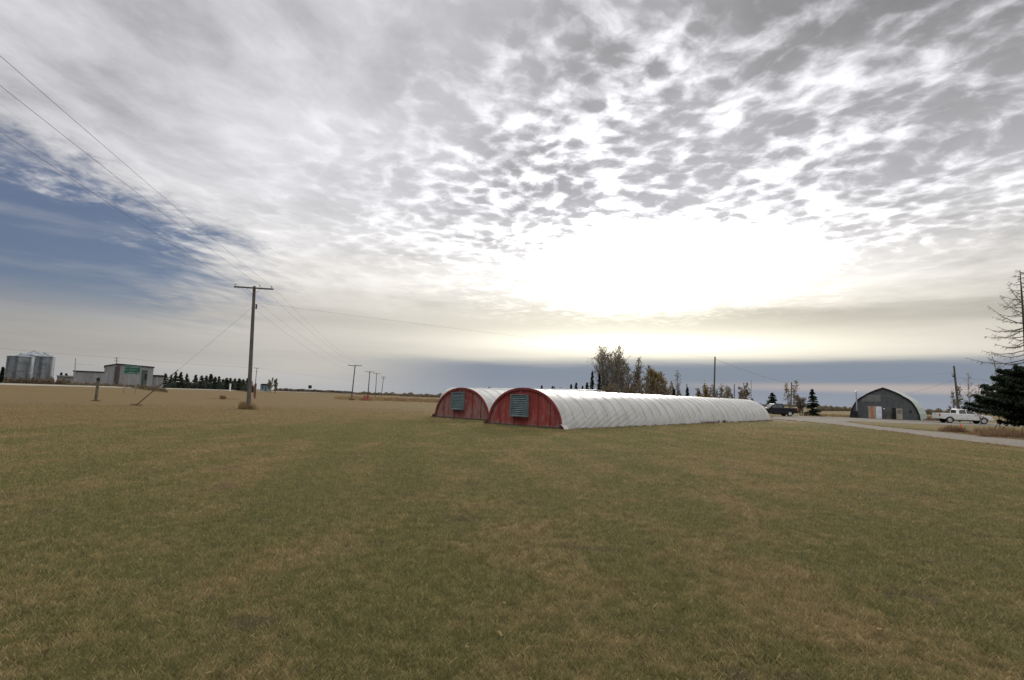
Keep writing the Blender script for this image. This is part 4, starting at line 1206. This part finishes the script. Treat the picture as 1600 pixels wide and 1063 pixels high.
# ------------------------------------------------------------------ grain bins
mt, nt, b = material('corrugated_bin_steel', .42, .5, .75)
x, y, z = sep(nt, pos(nt))
sh = noise(nt, comb(nt, x * 1.3, y * 1.3, z * .12), 1.0, 4, .6); st2 = noise(nt, comb(nt, x * .6, y * .6, z * .9), .9, 5, .7)
c = mixc(nt, (sh * .6 + st2 * .5 - .05).ss(.35, .62), (.07,.085,.10), (.23,.25,.27)); setcol(nt, b, c)
M['bin'] = mt
def grain_bin(px0, px1, eave_row, top_row, dep, label):
    a, c_ = at(px0, dep), at(px1, dep); ctr = (a + c_) / 2; D = (c_ - a).length * .80
    ctr = Vector((ctr.x, ctr.y, zt(ctr.x, ctr.y)))
    g = empty('grain_bin', ctr, 0, label, 'grain bin', 'corrugated grain bins')
    pc = (px0 + px1) / 2; ze = pt(pc, eave_row, dep).z - ctr.z; zp = pt(pc, top_row, dep).z - ctr.z
    R_ = D / 2; pts = []; rs = []; n = 44
    for k in range(n + 1):
        pts.append((0, 0, .35 + (ze - .35) * k / n)); rs.append(R_ + .03 * math.sin(k * math.pi))
        if k < n: pts.append((0, 0, .35 + (ze - .35) * (k + .5) / n)); rs.append(R_ - .025)
    MB().tube(pts, rs, 40, caps=False).build('wall', M['bin'], g, smooth=True)
    MB().tube([(0,0,-.1),(0,0,.349)], [R_ + .12, R_ + .12], 40).build('foundation', M['beige'], g)
    rf = MB(); ns = 20
    rf.tube([(0,0,ze - .02),(0,0,ze + .03),(0,0,zp - .25)], [R_ + .14, R_ + .12, .45], 40, caps=False)
    r1 = rf.build('roof', M['bin'], g)
    MB().tube([(0,0,zp - .26),(0,0,zp-.05),(0,0,zp)], [.5, .5, .2], 12).build('roof_cap', M['metal'], r1)
    for k in range(16):
        w = 2 * math.pi * k / 16
        MB().tube([((R_+.13)*math.cos(w), (R_+.13)*math.sin(w), ze+.05), (.5*math.cos(w), .5*math.sin(w), zp-.22)], .035, 4, caps=False).build('roof_rib', M['metal'], r1)
    ld = MB(); w = -1.15; cx, cy = (R_+.1)*math.cos(w), (R_+.1)*math.sin(w); tx_, ty_ = -math.sin(w)*.22, math.cos(w)*.22
    ld.tube([(cx-tx_,cy-ty_,.8),(cx-tx_,cy-ty_,ze)], .03, 4); ld.tube([(cx+tx_,cy+ty_,.8),(cx+tx_,cy+ty_,ze)], .03, 4)
    for k in range(int((ze-1)/.35)): ld.tube([(cx-tx_,cy-ty_,1+.35*k),(cx+tx_,cy+ty_,1+.35*k)], .02, 4)
    ld.build('ladder', M['wire'], g)
    w = -.75; MB().box(-.35,.35,-.08,.08,0,0.9).build('door', M['patch'], g).location = ((R_+.02)*math.cos(w), (R_+.02)*math.sin(w), .6)
    return g
grain_bin(7.5, 49, 557.5, 552.0, 146, 'left and widest grain bin, darkest of the three at the far left')
grain_bin(29, 65, 555, 547.6, 172, 'middle grain bin whose pale cone roof rises highest behind the other two')
grain_bin(47.5, 81.5, 557.5, 551.0, 158, 'right grain bin of the three, with a bright sunlit edge')

# ------------------------------------------------------------------ long grey building beyond the highway
M['siding'] = mottled('pale_grey_siding', (.15,.15,.155), (.20,.20,.205), .6, .7, .3, stretch=(3, 3, .3))
M['dark_green'] = mottled('dark_green_door', (.03,.045,.04), (.05,.065,.055), 2, .6, .3)
B0 = at(113, 150); bdir = Vector((.80, .60, 0)).normalized()
def bx(px): return hit(px, B0, bdir)[1]
def bz(px, py):
    q, _ = hit(px, B0, bdir); d = ray(px, py); return EYE + d.z / d.y * q.y - zt(B0.x, B0.y)
bl = empty('grey_building', B0, math.atan2(bdir.y, bdir.x), 'long pale grey metal building with a low and a high part behind the green sign', 'building')
zl = bz(138, 581.5); zh = bz(200, 572.5); zh0 = bz(166, 573)
x_mid, x_hi = bx(161), bx(237.5)
MB().box(0, x_mid - .01, 0, 16, -.6, zl).build('low_wall', M['siding'], bl)
MB().box(-.2, x_mid - .01, -.2, 16.2, zl + .002, zl + .28).build('low_roof', M['dark'], bl)
MB().prism([(x_mid, -.6), (x_mid, zh0), ((x_mid + x_hi) / 2 - 3, zh + .35), (x_hi, zh - .1), (x_hi, -.6)], 0, 18).build('high_wall', M['siding'], bl, recalc=True)
mb = MB(); xa = (x_mid + x_hi) / 2 - 3
mb.add([(x_mid-.2,-.25,zh0+.01),(xa,-.25,zh+.36),(x_hi+.2,-.25,zh-.09),(x_hi+.2,18.2,zh-.09),(xa,18.2,zh+.36),(x_mid-.2,18.2,zh0+.01),
        (x_mid-.2,-.25,zh0+.3),(xa,-.25,zh+.65),(x_hi+.2,-.25,zh+.2),(x_hi+.2,18.2,zh+.2),(xa,18.2,zh+.65),(x_mid-.2,18.2,zh0+.3)],
       [(0,1,4,5),(1,2,3,4),(11,10,7,6),(10,9,8,7),(0,6,7,1),(1,7,8,2),(5,4,10,11),(4,3,9,10),(0,5,11,6),(2,8,9,3)])
mb.build('high_roof', M['dark'], bl, recalc=True)
MB().box(x_mid + .01, bx(165.5), -.03, -.001, zl + .3, zh0 - .05).build('wall_panel', M['patch'], bl)
M['maroon'] = mottled('dark_maroon', (.05,.03,.035), (.08,.05,.055), 2, .7, .2)
MB().box(bx(176.8), bx(179.8), -.1, -.001, -.3, zh - .3).build('corner_strip', M['dark_green'], bl)
MB().box(bx(179.9), bx(185), -.35, -.001, -.3, zh + .35).build('tall_bay', M['maroon'], bl)
MB().box(bx(219.5), bx(228.5), -.08, -.001, -.3, zh - .9).build('loading_door', M['dark_green'], bl)
MB().box(bx(224.5), bx(228), -.14, -.081, bz(226, 593), bz(226, 585)).build('door_window', M['dark'], bl)
MB().box(bx(238.2), bx(255), 1.5, 14, -.6, bz(246, 588.3)).build('annex_wall', M['siding'], bl)
MB().box(bx(237.8), bx(255.6), 1.2, 14.3, bz(246, 588.2), bz(246, 586.0)).build('annex_roof', M['dark'], bl)
# pale low shed between the bins and the building
p = at(88, 185); q = at(113, 185)
sh_ = empty('low_shed', p, 0, 'low pale shed between the grain bins and the long grey building', 'shed')
w = q.x - p.x; zs = pt(100, 588.5, 185).z - p.z
MB().box(0, w, 0, 6, -.5, zs).build('wall', M['siding'], sh_)
MB().prism([(-.3, zs + .002), (w + .3, zs + .002), (w + .1, zs + .35), (.1, zs + .35)], -.3, 6.3).build('roof', M['workroof'], sh_, recalc=True)
for i, (px, ty, lab) in enumerate([(94, 582.5, 'small dark spruce left of the other one above the low pale shed'), (102, 584, 'small dark spruce right of the other one above the low pale shed'), (2, 574, 'dark tree at the very left edge beside the taller grain bin')]):
    put_conifer('spruce_tree', at(px, 200 if i < 2 else 158), htop(px, ty, 200 if i < 2 else 158), 1.1, 180 + i, lab, 'spruces round the grain bins', n=400, q=.55)
# things along the highway
def house(px0, px1, row_e, row_t, dep, label, wall, roofm, name='small_house', cat='house'):
    a, c_ = at(px0, dep), at(px1, dep); w = c_.x - a.x; h = empty(name, a, 0, label, cat)
    ze, zp = pt(px0, row_e, dep).z - a.z, pt(px0, row_t, dep).z - a.z
    MB().box(0, w, 0, w * .8, -.4, ze).build('wall', wall, h)
    MB().prism([(-.3, ze + .002), (w + .3, ze + .002), (w * .8, zp), (w * .2, zp)], -.3, w * .8 + .3).build('roof', roofm, h, recalc=True)
    MB().box(w * .2, w * .35, -.05, -.001, ze * .4, ze * .75).build('window', M['dark'], h)
    MB().box(w * .6, w * .75, -.05, -.001, 0, ze * .75).build('door', M['dark_green'], h)
    return h
M['tealwall'] = mottled('teal_blue_wall', (.10,.16,.18), (.16,.22,.25), 1, .8, .2)
house(406.5, 419, 602, 599.6, 270, 'tiny teal walled house with a dark roof beyond the highway', M['tealwall'], M['dark'])
house(291, 303, 602.6, 601.2, 236, 'small pale shed in a gap of the dark spruce row', M['white_paint'], M['workroof'], 'garden_shed', 'shed')
p = at(359.5, 205); q = empty('white_marker', p, 0, 'narrow white marker standing in front of the dark spruce row', 'marker')
zz = pt(360, 599.5, 205).z - p.z
MB().box(-.25, .25, -.1, .1, 0, zz).build('panel', M['white_paint'], q); MB().box(-.3, .3, -.2, .2, -.1, -.002).build('foot', M['beige'], q)
p = at(484, 380); q = empty('far_signboard', p, 0, 'dark square signboard on legs far off on the horizon beyond the highway', 'sign')
z0, z1 = pt(484, 607.2, 380).z - p.z, pt(484, 602.2, 380).z - p.z
MB().box(-1.15, 1.15, -.1, .1, z0, z1).build('board', M['dark'], q)
for s in (-.7, .7): MB().box(s - .08, s + .08, .101, .25, -.2, z0 + .5).build('leg', M['wood_dark'], q)
# pale box trailer beyond the near barn
p = at(1015, 82); q = at(1033, 82); w = q.x - p.x
tq = empty('box_trailer', p, 0, 'pale pinkish flat-topped box trailer peeking over the near barn roof', 'trailer')
zz = pt(1024, 616.3, 82).z
MB().box(0, w, 0, 3.6, .55, zz).build('box', M['board'], tq, bevel=.03)
MB().box(.1, w - .1, -.9, 4.0, .42, .549).build('chassis', M['dark'], tq)
for x in (.0, w):
    MB().tube([(x - .12, 1.9, .34), (x + .12, 1.9, .34)], .34, 16).build('wheel', M['dark'], tq)
# far overhead thing on the barn ridge: a short pale birch stem at the grove edge

# ------------------------------------------------------------------ pickups
def paint(name, col, rough=.38, dust=.6):
    mt, nt, b = material(name, rough, .5)
    n = noise(nt, pos(nt), 2.5, 4, .6); z = sep(nt, pos(nt))[2]
    c = mixc(nt, (z.ss(.95, .35) * n.ss(.35, .7)) * dust, col, (.16,.14,.11)); setcol(nt, b, c)
    b.inputs['Specular IOR Level'].default_value = .5 if dust > .3 else .2
    b.inputs['Coat Weight'].default_value = .15 if dust > .3 else .0; b.inputs['Coat Roughness'].default_value = .08
    return mt
M['truck_white'] = paint('white_truck_paint', (.58,.585,.58)); M['truck_black'] = paint('black_truck_paint', (.008,.009,.013), .45, .12)
mt, nt, b = material('dark_glass', .06, .6); setcol(nt, b, mixc(nt, 0.0, (.015,.02,.025), (0,0,0))); M['glass'] = mt
M['tyre'] = mottled('tyre_rubber', (.02,.02,.02), (.035,.033,.03), 4, .9, .2)
M['rim'] = mottled('alloy_rim', (.35,.35,.36), (.48,.48,.49), 4, .35, .5, .6)
M['chrome'] = mottled('dull_chrome', (.45,.46,.47), (.55,.56,.57), 2, .25, .5, .9)
M['tail_red'] = mottled('tail_light_red', (.30,.015,.015), (.38,.03,.03), 2, .3, .5)
M['lens'] = mottled('headlight_lens', (.55,.56,.56), (.65,.66,.66), 2, .15, .6)
def pickup(loc, rz, mat, label, crew=True, rim='rim', bumper='chrome'):
    t = empty('pickup_truck', loc, rz, label, 'pickup truck')
    L, W = 5.85, .99; rw, fw, R_ = 1.18, 4.92, .415
    def arc(cx, n=10, r=.50): return [(cx + r * math.cos(a), .40 + r * math.sin(a)) for a in [math.pi * k / n for k in range(n + 1)]]
    low = .46
    prof = [(.04, .58), (0.02, .80), (0.0, 1.27), (1.93, 1.29), (2.0, 1.20), (4.32, 1.20), (4.5, 1.17), (5.45, 1.08), (5.75, .98), (5.84, .80), (5.83, .50)]
    bot = [(5.5, low - .03)] + [(x, z) for x, z in arc(fw)] + [(rw + 1.0, low - .06)] 
    # bottom edge going back to the rear, with both wheel arches
    bottom = [(fw + .50, low)] + [p for p in arc(fw)][1:-1] + [(fw - .50, low), (rw + .50, low)] + [p for p in arc(rw)][1:-1] + [(rw - .50, low + .06)]
    side = list(reversed(prof + bottom))
    body = MB()
    for s in (-1, 1):
        ins = [(x, z) for x, z in side]
        y0, y1 = (W - .075, W) if s > 0 else (-W, -W + .075)
        body.prism(side, y0, y1)
    iw = W - .077
    body.box(4.30, 5.70, -iw, iw, .62, 1.02)          # engine block and nose
    body.add([(4.3,-W+.02,1.195),(4.5,-W+.02,1.172),(5.45,-W+.02,1.085),(5.76,-W+.03,.985),(4.3,W-.02,1.195),(4.5,W-.02,1.172),(5.45,W-.02,1.085),(5.76,W-.03,.985),
              (4.3,0,1.25),(4.5,0,1.235),(5.45,0,1.14),(5.80,0,1.01)], [(0,1,9,8),(1,2,10,9),(2,3,11,10),(8,9,5,4),(9,10,6,5),(10,11,7,6)])
    body.box(1.96, 4.30, -iw, iw, .50, 1.16)          # cab floor and doors
    body.box(.10, 1.90, -iw, iw, .62, .78)            # bed floor
    body.box(1.90, 1.96, -iw, iw, .50, 1.27)
    body.box(5.70, 5.82, -iw, iw, .52, .98)
    bo_ = body.build('body', mat, t, bevel=.02, recalc=True)
    tg = MB().box(-.03, .06, -iw, iw, .66, 1.28).build('tailgate', mat, t, bevel=.015)
    MB().box(-.05, -.031, -.12, .12, 1.12, 1.18).build('handle', M['dark'], tg)
    # cab
    zb, zr = 1.19, 1.885; wb, wr = W - .04, .77
    x0, x1, r0, r1 = (1.98, 4.34, 2.12, 3.42) if crew else (2.2, 4.34, 2.35, 3.35)
    cab = MB(); ps = [(x0, zb), (x1, zb), (r1 + .06, zr - .06), (r1 - .12, zr), (r0 + .10, zr), (r0, zr - .05)]
    def yw(z): return wb + (wr - wb) * (z - zb) / (zr - zb)
    n = len(ps); vs = [(x, -yw(z), z) for x, z in ps] + [(x, yw(z), z) for x, z in ps]
    fs = [tuple(range(n)), tuple(range(2 * n - 1, n - 1, -1))] + [(i, i + n, (i + 1) % n + n, (i + 1) % n) for i in range(n)]
    cab.add(vs, fs); cb = cab.build('cab', mat, t, bevel=.03, recalc=True)
    for s in (-1, 1):
        def win(pts):
            g = MB(); m_ = len(pts)
            a = [(x, s * (yw(z) + .006), z) for x, z in pts]; c = [(x, s * (yw(z) - .02), z) for x, z in pts]
            g.add(a + c, [tuple(range(m_)), tuple(range(2*m_-1, m_-1, -1))] + [(i, i+m_, (i+1)%m_+m_, (i+1)%m_) for i in range(m_)])
            return g.build('side_window', M['glass'], cb, recalc=True)
        win([(2.24, 1.26), (3.02, 1.26), (3.02, 1.76), (2.34, 1.76)])
        win([(3.10, 1.26), (4.10, 1.26), (3.46, 1.755), (3.10, 1.76)])
        MB().box(4.0, 4.14, s*(W+.02) if s > 0 else -(W+.20), (W+.20) if s > 0 else -(W+.02), 1.22, 1.40).build('wing_mirror', M['dark'] if not crew else mat, t, bevel=.02)
        for xd in (2.35, 3.22): MB().box(xd, xd + .16, (W + .001) if s > 0 else -(W + .02), (W + .02) if s > 0 else -(W + .001), 1.04, 1.08).build('door_handle', M['chrome'] if bumper == 'chrome' else M['dark'], t)
        sm = MB()
        for xd in (1.98, 3.06, 4.18): sm.box(xd, xd + .012, (W + .0005) if s > 0 else -(W + .003), (W + .003) if s > 0 else -(W + .0005), .52, 1.17)
        sm.build('door_gaps', M['dark'], t)
        MB().box(-.01, .14, (W + .001) if s > 0 else -(W + .014), (W + .014) if s > 0 else -(W + .001), .86, 1.2).build('tail_light', M['tail_red'], t)
        MB().box(5.58, 5.86, (W - .28) if s > 0 else -(W + .012), (W + .012) if s > 0 else -(W - .28), .80, .95).build('headlight', M['lens'], t, bevel=.02)
        MB().box(1.85, 4.25, (W - .09) if s > 0 else -(W - .01), (W - .01) if s > 0 else -(W - .09), .36, .44).build('running_board', M['dark'], t)
        for cx in (rw, fw):
            ya, yb = (W - .26, W - .01) if s > 0 else (-W + .26, -W + .01)
            w = MB().tube([(cx, ya, .405), (cx, ya + (yb-ya)*.1, .405), (cx, ya + (yb-ya)*.9, .405), (cx, yb, .405)], [R_-.03, R_, R_, R_-.03], 26).build('wheel', M['tyre'], t)
            MB().tube([(cx, yb - .02 * s, .405), (cx, yb + .008 * s, .405), (cx, yb + .010*s, .405)], [.255, .255, .19], 20).build('rim', M[rim], w)
            MB().tube([(cx, yb + .0105 * s, .405), (cx, yb + .02 * s, .405)], [.06, .05], 10).build('hub', M['chrome'], w)
            wl_ = MB(); a = [math.pi * k / 12 for k in range(13)]
            wl_.add([(cx + .49*math.cos(q), s*(W-.08), .40+.49*math.sin(q)) for q in a] + [(cx + .49*math.cos(q), s*.45, .40+.49*math.sin(q)) for q in a], [(i, i+1, i+14, i+13) for i in range(12)])
            wl_.build('wheel_well', M['dark'], t)
    ws_ = MB()
    ws_.add([(4.325, -wb+.08, 1.225), (4.325, wb-.08, 1.225), (3.535, .66, 1.80), (3.535, -.66, 1.80)], [(0,1,2,3)])
    for v in range(4): ws_.v[v] = (ws_.v[v][0] + .012, ws_.v[v][1], ws_.v[v][2] + .012)
    ws_.build('windscreen', M['glass'], cb)
    rwn = MB().add([(2.005-.01, -.7, 1.32), (2.005-.01, .7, 1.32), (2.10-.012, .66, 1.74), (2.10-.012, -.66, 1.74)], [(0,3,2,1)])
    rwn.build('rear_window', M['glass'], cb)
    MB().box(5.80, 5.95, -W+.02, W-.02, .46, .66).build('front_bumper', M[bumper], t, bevel=.03)
    MB().box(5.825, 5.865, -.60, .60, .70, .97).build('grille', M['dark'], t)
    MB().box(-.16, .02, -W+.05, W-.05, .48, .645).build('rear_bumper', M[bumper], t, bevel=.03)
    MB().box(.3, 5.4, -.5, .5, .34, .50).build('underbody', M['dark'], t)
    return t
p = at(1461.5, 73); q = at(1541, 71.5)
pickup((p.x, p.y, 0), math.atan2(q.y - p.y, q.x - p.x), M['truck_white'], 'white crew cab pickup parked facing right on the gravel beside the big spruce')
p = at(1240.5, 84)
pickup((p.x, p.y, 0), math.pi + .04, M['truck_black'], 'black pickup parked facing left behind the far end of the near barn', bumper='dark')
lawn()
